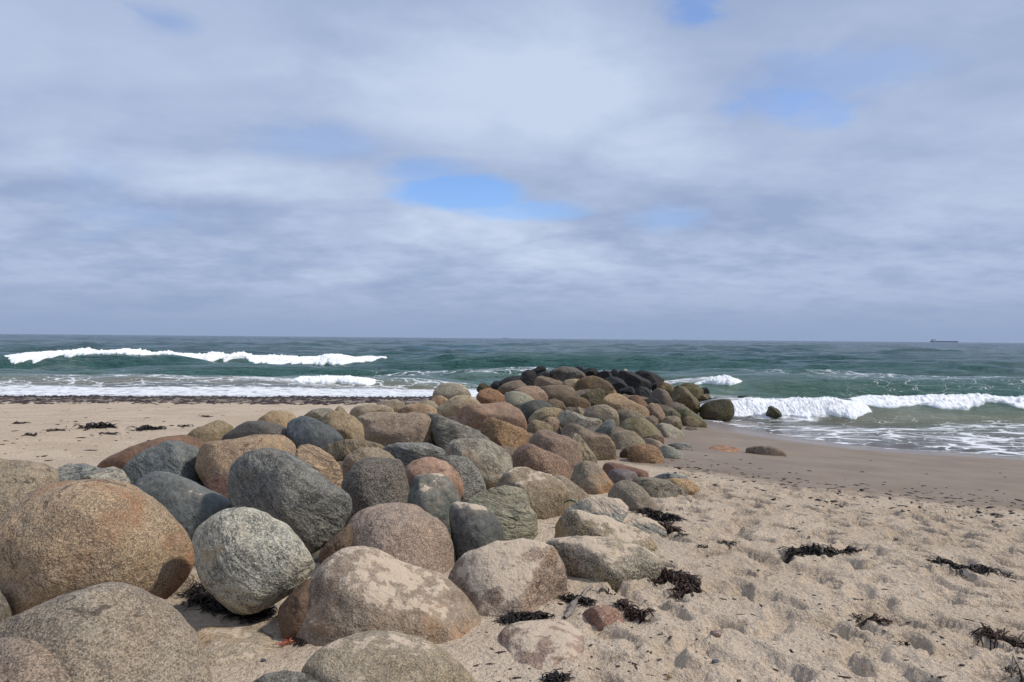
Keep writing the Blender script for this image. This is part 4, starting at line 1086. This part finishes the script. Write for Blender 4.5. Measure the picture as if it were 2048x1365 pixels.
FOAM = np.maximum(FOAM, 0.75 * np.exp(-((uF + 0.6) / 1.1) ** 2) * sstep(WX, 9, 12) * (1 - sstep(WX, 19, 24)))
LACE = np.maximum(LACE, 0.55 * np.exp(-((WY - 50) / 3.0) ** 2) * sstep(WX, -12, -6) * (1 - sstep(WX, 3, 8)))
# left: white wash along the beach, murky little breakers before it
LACE = np.maximum(LACE, lft * 0.5 * sstep(off, 0.0, 0.3) * (1 - sstep(off, 6.5, 8.0)))
FOAM = np.maximum(FOAM, lft * 0.66 * sstep(off, 0.2, 0.9) * (1 - sstep(off, 3.6, 5.0)))
FOAM = np.maximum(FOAM, lft * 0.80 * np.exp(-((off - 0.35) / 0.30) ** 2))
FOAM = np.maximum(FOAM, lft * 0.62 * np.exp(-((uB + 0.9) / 0.9) ** 2) * sstep(WX, -16, -14) * (1 - sstep(WX, -8, -6)))
LACE = np.maximum(LACE, lft * 0.8 * np.exp(-((uB + 1.2) / 1.5) ** 2) * sstep(WX, -27, -20))
MURK = np.maximum(MURK, lft * 0.8 * np.exp(-((off - 6.3) / 1.6) ** 2))
MURK = np.maximum(MURK, rgt * 0.55 * np.exp(-((uD + 2.0) / 0.9) ** 2) * mD)
FOAM = np.maximum(FOAM, rgt * 0.72 * np.exp(-((off - 0.10) / 0.10) ** 2))
FOAM = np.maximum(FOAM, 0.9 * np.exp(-((uA + 1.0) / 1.5) ** 2) * sstep(WX, -44, -41) * (1 - sstep(WX, -15, -12)))
# water washing round the weedy stones of the head
hd = np.hypot((WX - 9.3) / 2.6, (WY - 26.5) / 3.0)
FOAM = np.maximum(FOAM, 0.62 * (1 - sstep(hd, 0.5, 1.15)))
# little humps in the wash on the right
for (hx, hy) in ((1740, 891), (1815, 891), (1890, 897), (1950, 903), (1995, 906)):
    dd = CAM_H / ((hy - 685) / FPX); xx = px_x(hx, dd)
    g = np.exp(-((WX - xx) / 0.33) ** 2 - ((WY - dd) / 0.16) ** 2)
    wz += 0.055 * g
    MURK = np.maximum(MURK, 0.8 * g)
wz += 0.004
far_c = (cols * 0)
sea = mesh_obj('sea', np.stack([WX.ravel(), WY.ravel(), wz.ravel()], 1), grid_faces(len(cols), len(rows)), M_WATER)
vattr(sea, 'depth', np.where(WY > 150, np.minimum(dep, 4.0 + (WY - 150) * 0.012), dep))
vattr(sea, 'foam', FOAM); vattr(sea, 'lace', LACE); vattr(sea, 'murk', MURK); vattr(sea, 'dist', WY)
tag(sea, 'green-blue sea with low swell, breakers and foam', 'sea', kind='structure')

# crests of broken white water: lumpy three-dimensional foam lying on the water surface
def water_z(x, y):
    r = np.clip(np.interp(y, rows, np.arange(len(rows))), 0, len(rows) - 1.001)
    c = np.clip(np.interp(x / y, cols, np.arange(len(cols))), 0, len(cols) - 1.001)
    i, j = r.astype(int), c.astype(int)
    u, v = r - i, c - j
    return (wz[i, j] * (1 - v) + wz[i, j + 1] * v) * (1 - u) + (wz[i + 1, j] * (1 - v) + wz[i + 1, j + 1] * v) * u
def foam_bank(label, yc, x0, x1, h, wid, seed, n=700, k=26, taper=2.0, gaps=0.0):
    xs = np.linspace(x0, x1, n)
    v = np.linspace(0, math.pi, k)
    p0 = np.stack([xs * 0.9, np.zeros(n), np.zeros(n)], 1)
    en = np.clip(np.minimum(xs - x0, x1 - xs) / taper, 0, 1) ** 0.7
    if gaps > 0:
        en = en * sstep(fbm(p0 * 0.35 + 3, 3, seed + 9), -0.55 + gaps, 0.15 + gaps)
    hh = h * (0.80 + 0.40 * fbm(p0, 3, seed))
    ww = wid * (0.30 + 0.70 * en) * (0.9 + 0.40 * fbm(p0 * 0.8 + 5, 3, seed + 1))
    c = yc(xs)
    toe = 0.30 * wid * fbm(p0 * 1.7 + 2, 3, seed + 5)
    yy = c[:, None] - np.cos(v)[None, :] * ww[:, None] + toe[:, None] * (0.5 + 0.5 * np.cos(v))[None, :]
    xx = np.repeat(xs[:, None], k, 1)
    zw = water_z(xx.ravel(), yy.ravel()).reshape(n, k)
    zz = zw - 0.05 * h - (1 - en[:, None]) * 0.3 * h + np.sin(v)[None, :] ** 0.6 * (hh * en)[:, None]
    P = np.stack([xx, yy, zz], 2).reshape(-1, 3)
    nrm = np.stack([np.zeros((n, k)), -np.repeat(np.cos(v)[None, :], n, 0), np.repeat(np.sin(v)[None, :], n, 0)], 2).reshape(-1, 3)
    s = 1.0 / h
    q = P * np.array([0.8, 1.0, 1.0])
    disp = 0.15 * fbm(q * s * 1.3, 3, seed + 3, 0.6) + 0.20 * np.abs(fbm(q * s * 3.1, 4, seed + 4, 0.7))
    jag = np.maximum(fbm(q * s * np.array([2.2, 2, 2]), 4, seed + 6, 0.75) - 0.25, 0) * 0.40 * np.maximum(nrm[:, 2], 0)
    ek = np.repeat(en, k) * np.clip(np.tile(np.sin(v), n) * 2.5, 0, 1)
    P = P + nrm * (disp * h * ek)[:, None]
    P[:, 2] += jag * h * ek
    o = mesh_obj('wave_foam', P, grid_faces(k, n), M_FOAM)
    tag(o, label, 'foam', kind='stuff')
    return o
def off_y(f, dy):
    return lambda x: f(x) + dy
foam_bank('long white breaker rolling in on the beach side', off_y(CREST[43], -1.5), -44.5, -11.5, 0.32, 1.7, 60, 1300, 26, 7.0)
foam_bank('white breaker curling over the green wave on the right', off_y(CREST[41], -0.25), 12.0, 42, 0.18, 0.75, 70, 1300, 26, 1.2)
foam_bank('low white water spilling between the surf rocks', off_y(CREST[41], -0.9), 7.2, 12.6, 0.18, 1.0, 80, 520, 26, 1.2)
foam_bank('small white splash behind the weedy corner boulders', off_y(CREST[42], -1.3), 9.2, 12.0, 0.22, 0.7, 85, 260, 22, 1.0)
foam_bank('thin white crest far out beyond the black slabs', off_y(CREST[45], -0.4), 9.0, 22.5, 0.16, 0.7, 90, 520, 18, 4.0, 0.25)
foam_bank('small white breaker near the beach side of the rocks', off_y(CREST[44], -1.0), -15.5, -6.5, 0.17, 0.7, 95, 520, 20, 2.0, 0.2)
# ------------------------------------------------------------------ build the boulders
for i, r in enumerate(ROCKS):
    build_rock(i, r)

rsf = np.random.RandomState(21)
yf = 5.8
nfill = 0
while yf < 26:
    xa, wa = np.interp(yf, AX_Y, AX_X), np.interp(yf, AX_Y, AX_W)
    step = np.interp(yf, [5, 15, 30], [0.75, 1.05, 1.7])
    for tx in np.arange(-0.72, 0.73, step / wa):
        fx, fy = xa + tx * wa + rsf.normal() * 0.12, yf + rsf.normal() * 0.2
        fr = np.interp(yf, [5, 15, 30], [0.26, 0.36, 0.55]) * rsf.uniform(0.85, 1.15)
        fz = float(base0(np.array([fx]), np.array([fy]))[0]) - 0.10
        if yf < 22 or shows(fx, fy, fz, fr):
            filler(nfill, fx, fy, fr)
            nfill += 1
    yf += step * 1.1

# ------------------------------------------------------------------ strandline: seaweed, pebbles, driftwood
def ribbon_mesh(strands):
    V, F = [], []
    for pts, w in strands:
        n = len(pts)
        b = len(V)
        for k in range(n):
            t = pts[min(k + 1, n - 1)] - pts[max(k - 1, 0)]
            sd = np.cross(t, [0, 0, 1.0]); ln = np.linalg.norm(sd)
            sd = sd / ln if ln > 1e-6 else np.array([1.0, 0, 0])
            ww = w * (1 - 0.7 * abs(2 * k / (n - 1) - 1) ** 2)
            tw = np.array([0, 0, 0.6 * ww * math.sin(k * 1.3 + b)])
            V.append(pts[k] - sd * ww - tw); V.append(pts[k] + sd * ww + tw)
            V.append(pts[k] + np.array([0, 0, -0.5 * ww]))
        for k in range(n - 1):
            a = b + 3 * k
            F += [(a, a + 1, a + 4, a + 3), (a + 1, a + 2, a + 5, a + 4), (a + 2, a, a + 3, a + 5)]
    return np.array(V), np.array(F)
def weed_clump(label, spots, n, seed, mat, lmin=0.05, lmax=0.16, w=0.006, lift=0.025, name='seaweed_clump', cat='seaweed', run=None):
    """spots: pixel polyline the clump lies along, with pixel half-thickness"""
    rs = np.random.RandomState(seed)
    g = [on_sand(p[0], p[1]) for p in spots]
    thick = [p[2] for p in spots]
    strands = []
    for k in range(n):
        u = rs.rand() * (len(g) - 1); j = int(u); f = u - j
        if len(g) == 1:
            j, f = 0, 0
        j2 = min(j + 1, len(g) - 1)
        c = g[j] * (1 - f) + g[j2] * f
        th = (thick[j] * (1 - f) + thick[j2] * f)
        dist = c[1]
        tx = th / FPX * dist
        ty = th / FPX * dist * dist / 1.5 * 0.6
        c = c + np.array([rs.normal() * tx * 0.6, rs.normal() * ty * 0.5, 0])
        a = rs.uniform(0, 2 * math.pi) if run is None else run + rs.normal() * 0.6
        L = rs.uniform(lmin, lmax)
        m = 7
        pts = []
        z0 = lift * rs.rand() ** 1.5
        x, y = c[0], c[1]
        cv = rs.normal() * 1.1
        for q in range(m):
            s = q / (m - 1)
            pts.append(np.array([x, y, sand_z(x, y) + 0.003 + z0 * math.sin(math.pi * s) + 0.006 * rs.rand()]))
            x += math.cos(a) * L / (m - 1); y += math.sin(a) * L / (m - 1)
            a += cv * 0.35 + rs.normal() * 0.35
        strands.append((pts, w * rs.uniform(0.5, 1.4)))
    V, F = ribbon_mesh(strands)
    c0 = V.mean(0); c0[2] = V[:, 2].min()
    o = mesh_obj(name, V - c0, F, mat, True, c0)
    return tag(o, label, cat, 'seaweed and wrack on the sand')
weed_clump('black tangled seaweed heap under the greenish swirled egg boulder', [(385, 1190, 16), (420, 1215, 14), (470, 1232, 10), (530, 1240, 9)], 520, 1, M_WEED, 0.05, 0.17, 0.005, 0.05)
weed_clump('dry straw stalks in the gap beside the big orange-tan boulder', [(372, 1170, 10), (392, 1180, 12), (365, 1200, 8)], 70, 2, M_STRAW, 0.06, 0.16, 0.002, 0.06, 'straw_tuft', 'straw')
weed_clump('dark seaweed at the foot of the big pink-brown boulder', [(1012, 1236, 3), (1040, 1232, 7), (1072, 1232, 4), (1092, 1231, 2)], 170, 3, M_WEED, 0.04, 0.10)
weed_clump('seaweed strip behind the driftwood stick', [(1128, 1193, 2), (1150, 1200, 5), (1182, 1205, 3)], 110, 4, M_WEED, 0.04, 0.10)
weed_clump('thin brown seaweed trail right of the small red-brown stone', [(1240, 1211, 2), (1262, 1218, 5), (1292, 1230, 2)], 90, 5, M_WEEDB, 0.04, 0.11)
weed_clump('curved dark brown seaweed wrack with a bushy end', [(1270, 1146, 3), (1300, 1150, 6), (1345, 1154, 6), (1372, 1160, 6), (1384, 1172, 8), (1365, 1182, 8)], 420, 6, M_WEEDB, 0.05, 0.13)
weed_clump('black seaweed lying against the blue-white streaked boulder', [(1283, 1026, 2), (1300, 1032, 4), (1330, 1043, 5), (1356, 1046, 3)], 240, 7, M_WEED, 0.06, 0.15)
weed_clump('brown seaweed at the blue tip of the streaked boulder', [(1322, 1050, 3), (1335, 1060, 4), (1358, 1065, 2)], 100, 8, M_WEEDB, 0.05, 0.13)
weed_clump('long ragged seaweed patch on the open trodden sand', [(1575, 1114, 3), (1600, 1104, 5), (1640, 1103, 6), (1680, 1106, 4), (1708, 1103, 2)], 300, 9, M_WEED, 0.05, 0.14)
weed_clump('thick black seaweed mat farthest from the boulders', [(1885, 1128, 3), (1915, 1134, 7), (1950, 1141, 9), (1990, 1143, 3)], 380, 10, M_WEED, 0.05, 0.15)
weed_clump('thin seaweed string across a deep footprint', [(1715, 1230, 1), (1735, 1243, 2), (1765, 1249, 2), (1798, 1247, 2)], 80, 11, M_WEEDB, 0.04, 0.10, 0.004, 0.015)
weed_clump('straggling brown seaweed string beyond the footprints', [(1970, 1274, 2), (2005, 1281, 4), (2060, 1288, 4)], 130, 12, M_WEEDB, 0.05, 0.14, 0.004)
weed_clump('wiry seaweed tuft in front of the sand-buried reddish boulder', [(1105, 1362, 4), (1120, 1356, 5)], 90, 13, M_WEED, 0.03, 0.08)
weed_clump('curly seaweed strands in the corner of trodden sand', [(2030, 1335, 5), (2042, 1352, 5)], 60, 14, M_WEED, 0.05, 0.13, 0.003)
weed_clump('dark seaweed heap, largest on the beach behind the boulders', [(168, 857, 1), (195, 855, 1.6), (220, 854, 1)], 80, 15, M_WEED, 0.12, 0.3, 0.018, 0.08)
weed_clump('dark seaweed heap, second largest on the beach behind the boulders', [(275, 861, 0.8), (295, 859, 1.4), (315, 860, 0.7)], 60, 16, M_WEED, 0.10, 0.28, 0.018, 0.08)
for k_, (a_, b_) in enumerate([(40, 847), (110, 862.5), (216, 868), (368, 854.5), (60, 871), (410, 834.5)]):
    weed_clump('small dark seaweed scrap on the dry beach behind the boulders', [(a_ - 8, b_, 0.5), (a_ + 8, b_, 0.5)], 14, 20 + k_, M_WEED, 0.10, 0.22, 0.014, 0.04)
for k_, (a_, b_) in enumerate([(1365, 1076), (1455, 1092), (1405, 1100), (1812, 1288), (1218, 1184)]):
    weed_clump('tiny curled seaweed scrap on the trodden sand', [(a_ - 5, b_, 1), (a_ + 5, b_ + 1, 1)], 16, 30 + k_, M_WEED, 0.03, 0.08, 0.005, 0.015)
weed_clump('frayed orange rope end on the sand below the broad brown boulder', [(592, 1268, 2), (586, 1278, 4), (578, 1290, 4)], 60, 40, M_ROPE, 0.05, 0.09, 0.0025, 0.02, 'rope_scrap', 'rope', run=-2.0)
weed_clump('dark seaweed fronds beside the frayed orange rope end', [(602, 1278, 2), (605, 1290, 4)], 50, 41, M_WEED, 0.04, 0.08, 0.004, 0.01, run=-1.7)

def tube(name, pts, rad, mat, seg=8):
    pts = np.array(pts, float); n = len(pts)
    V, F = [], []
    for k in range(n):
        t = pts[min(k + 1, n - 1)] - pts[max(k - 1, 0)]; t /= np.linalg.norm(t)
        s = np.cross(t, [0, 0, 1.0]); s /= max(np.linalg.norm(s), 1e-6); u = np.cross(s, t)
        rr = rad[k] if hasattr(rad, '__len__') else rad
        for q in range(seg):
            a = 2 * math.pi * q / seg
            V.append(pts[k] + rr * (math.cos(a) * s + math.sin(a) * u) * (1 + 0.18 * math.sin(3.7 * q + k * 2.1)))
    for k in range(n - 1):
        for q in range(seg):
            F.append((k * seg + q, k * seg + (q + 1) % seg, (k + 1) * seg + (q + 1) % seg, (k + 1) * seg + q))
    V = np.array(V); c = V.mean(0); c[2] = V[:, 2].min()
    return mesh_obj(name, V - c, F, mat, True, c)
q = [on_sand(1129, 1236), on_sand(1141, 1219), on_sand(1157, 1199), on_sand(1170, 1181), on_sand(1188, 1171)]
pp = []
for k in range(len(q) - 1):
    for s in range(5):
        f = s / 5
        p = q[k] * (1 - f) + q[k + 1] * f
        pp.append(p + np.array([0.006 * math.sin(3 * (k + f)), 0, 0.012]))
tag(tube('driftwood_stick', pp, [0.004 + 0.016 * math.sin(math.pi * min(1, (k + 1) / 14)) if k < 14 else 0.010 for k in range(len(pp))], M_WOOD),
    'grey weathered driftwood stick beside the small red-brown stone', 'driftwood')

def small_stone(label, px, py, wpx, hpx, col, seed, kind='g', sink=0.3):
    rs = np.random.RandomState(seed)
    p = on_sand(px, py)
    a = wpx / FPX * p[1] / 2; b = hpx / FPX * p[1] / 2
    v, f = ICO[3]
    L = v * np.array([a, a * 0.8, b * 1.1])
    L = L * (1 + 0.13 * fbm(v * 1.4 + seed, 3, seed))[:, None]
    o = mesh_obj('stone', L, f, ROCK[kind], True, p + np.array([0, 0, b * (1 - 2 * sink)]))
    o.color = rock_color(col); o['stain'] = [0.1, 0.1, 0.1]; o['stain_amount'] = 0.0; o['sand_amount'] = 0.0
    return tag(o, label, 'stone', 'loose stones on the sand')
small_stone('small blue-grey stone on the trodden sand', 1432, 1309, 19, 12, (88, 92, 104), 1, 's')
small_stone('pinkish pebble sunk in the trodden sand near the blue-grey stone', 1431, 1270, 24, 14, (150, 118, 108), 2)
small_stone('yellowish round pebble in the sand beside a footprint', 1339, 1347, 12, 11, (170, 140, 96), 3)
small_stone('blue-black stone in the gap behind the big pink-brown boulder', 921, 1117, 18, 12, (70, 76, 88), 4, 's')
small_stone('pale round stone in the gap by the round pinkish dome', 916, 1104, 12, 8, (186, 170, 148), 5)
small_stone('grey round stone resting by the big orange-tan boulder and straw', 336, 1201, 14, 10, (150, 146, 140), 6)
small_stone('white pebble caught in the black seaweed heap', 500, 1237, 10, 7, (215, 212, 205), 7)
small_stone('dark grey pebble on the sand strip beside the flat slab', 527, 1326, 11, 7, (98, 96, 102), 8, 's')

def scatter(name, label, pts, mat, smin, smax, seed, cat, flat=0.45, long=1.7):
    """many tiny bits as one object"""
    rs = np.random.RandomState(seed)
    v = np.array([(1, 0, 0), (.3, .9, 0), (-.8, .6, 0), (-.8, -.5, 0), (.2, -1, 0), (.1, 0, .9), (0, 0, -.6)], float)
    f = np.array([(0, 1, 5), (1, 2, 5), (2, 3, 5), (3, 4, 5), (4, 0, 5), (1, 0, 6), (2, 1, 6), (3, 2, 6), (4, 3, 6), (0, 4, 6)])
    n = len(pts)
    s = smin + (smax - smin) * rs.rand(n) ** 2.5
    a = rs.uniform(0, 6.28, n)
    el = rs.uniform(1.0, long, n)
    loc = v[None] * np.stack([s * el, s, s * flat], 1)[:, None, :]
    loc = loc * (1 + 0.25 * rs.normal(size=(n, len(v), 1)))
    ca, sa = np.cos(a)[:, None], np.sin(a)[:, None]
    x = loc[:, :, 0] * ca - loc[:, :, 1] * sa; y = loc[:, :, 0] * sa + loc[:, :, 1] * ca
    P = np.stack([x + pts[:, :1], y + pts[:, 1:2], loc[:, :, 2] + pts[:, 2:3]], 2)
    F = (f[None] + (np.arange(n) * len(v))[:, None, None]).reshape(-1, 3)
    o = mesh_obj(name, P.reshape(-1, 3), F, mat, True)
    return tag(o, label, cat, kind='stuff')
rs = np.random.RandomState(77)
def shore_pts(n, x0, x1, s0, s1, power):
    out = []
    xs = rs.uniform(x0, x1, n * 3); ss = s0 + (s1 - s0) * rs.rand(n * 3) ** power
    for x, s in zip(xs, ss):
        y = np.interp(x, SHX, SHY) - s
        if abs(x) > 0.78 * y + 1.5: continue
        out.append((x, y, 0.0))
        if len(out) >= n: break
    out = np.array(out)
    out[:, 2] = [sand_z(p[0], p[1]) for p in out]
    return out
scatter('pebbles', 'band of dark pebbles along the water on the beach side', np.concatenate([shore_pts(2300, -34, -1.6, 0.3, 8.5, 1.5), shore_pts(1700, -34, -1.6, 0.05, 1.1, 1.2)]), M_PEB, 0.03, 0.17, 5, 'pebbles', 0.40)
def wet_pts(n):
    out = []
    while len(out) < n:
        px = rs.uniform(1330, 2120); py = rs.uniform(905, 1080)
        lo = np.interp(px, [1330, 1500, 1700, 1900, 2048, 2120], [880, 912, 945, 960, 970, 975])
        hi = np.interp(px, [1330, 1500, 1700, 1900, 2048, 2120], [960, 985, 1015, 1045, 1072, 1080])
        w = 1 - abs((py - (lo * 0.4 + hi * 0.6)) / (0.5 * (hi - lo)))
        if rs.rand() > max(w, 0.03): continue
        d = hit(px, py, sand0); p = at(px, py, d)
        out.append((p[0], p[1], sand_z(p[0], p[1])))
    return np.array(out)
scatter('pebbles', 'dark pebbles and weed crumbs strewn over the wet sand', wet_pts(650), M_PEB, 0.008, 0.034, 6, 'pebbles', 0.4, 2.6)
def dry_pts(n):
    out = []
    while len(out) < n:
        px = rs.uniform(600, 2100); py = rs.uniform(985, 1365)
        d = hit(px, py, sand0); p = at(px, py, d)
        if p[0] < np.interp(p[1], [2, 4, 6, 8, 11], [-0.9, -0.1, 0.5, 1.3, 2.3]): continue
        out.append((p[0], p[1], sand_z(p[0], p[1]) + 0.001))
    return np.array(out)
scatter('weed_crumbs', 'tiny weed crumbs and twigs strewn over the dry sand', dry_pts(900), M_WEEDB, 0.002, 0.012, 7, 'debris', 0.35, 3.5)
def left_pts(n):
    out = []
    while len(out) < n:
        px = rs.uniform(-60, 900); py = rs.uniform(815, 925)
        d = hit(px, py, sand0); p = at(px, py, d)
        out.append((p[0], p[1], sand_z(p[0], p[1]) + 0.001))
    return np.array(out)
scatter('weed_crumbs', 'tiny weed crumbs strewn over the beach behind the boulders', left_pts(420), M_WEEDB, 0.006, 0.045, 8, 'debris', 0.35, 3.5)
gk = [at(1128 + 32 * t, 1006 + 10 * t * t, 6.25) + np.array([0, 0, 0.03 * math.sin(3.1 * t)]) for t in np.linspace(0, 1, 12)]
tag(tube('kelp_stem', gk, 0.007, M_GREENWEED), 'green curved kelp stem lying on the blue-white streaked boulder', 'seaweed')

# ------------------------------------------------------------------ ships on the horizon
def box(name, x0, x1, y0, y1, z0, z1, mat, parent, taper=0.0):
    v = [(x0, y0, z0), (x1, y0, z0), (x1, y1, z0), (x0, y1, z0), (x0 - taper, y0, z1), (x1 + taper, y0, z1), (x1 + taper, y1, z1), (x0 - taper, y1, z1)]
    f = [(0, 3, 2, 1), (4, 5, 6, 7), (0, 1, 5, 4), (1, 2, 6, 5), (2, 3, 7, 6), (3, 0, 4, 7)]
    return mesh_obj(name, v, f, mat, False, (0, 0, 0), parent)
def ship(label, px, dist, length, hull):
    e = bpy.data.objects.new('ship', None)
    scene.collection.objects.link(e)
    e.location = (px_x(px, dist), dist, 0)
    tag(e, label, 'ship')
    L = length / 2
    box('hull', -L, L * 0.94, -16, 16, -2, 11 * length / 270, hull, e, 4)
    box('deck', -L * 0.6, L * 0.95, -12, 12, 11 * length / 270, 13 * length / 270, M_SHIPD, e)
    box('superstructure', -L * 0.92, -L * 0.70, -13, 13, 11 * length / 270, 30 * length / 270, M_SHIPW, e)
    box('funnel', -L * 0.97, -L * 0.93, -5, 5, 11 * length / 270, 26 * length / 270, M_SHIPD, e)
    box('mast', L * 0.80, L * 0.81, -1, 1, 11 * length / 270, 22 * length / 270, M_SHIPD, e)
ship('long low reddish tanker on the horizon', 1889, 7500, 270, M_SHIPR)
ship('tiny white ship on the horizon beyond the black slabs', 1355, 11000, 120, M_SHIPW)
ship('tiny dark ship on the horizon beyond the upright black block', 1012, 12000, 130, M_SHIPD)
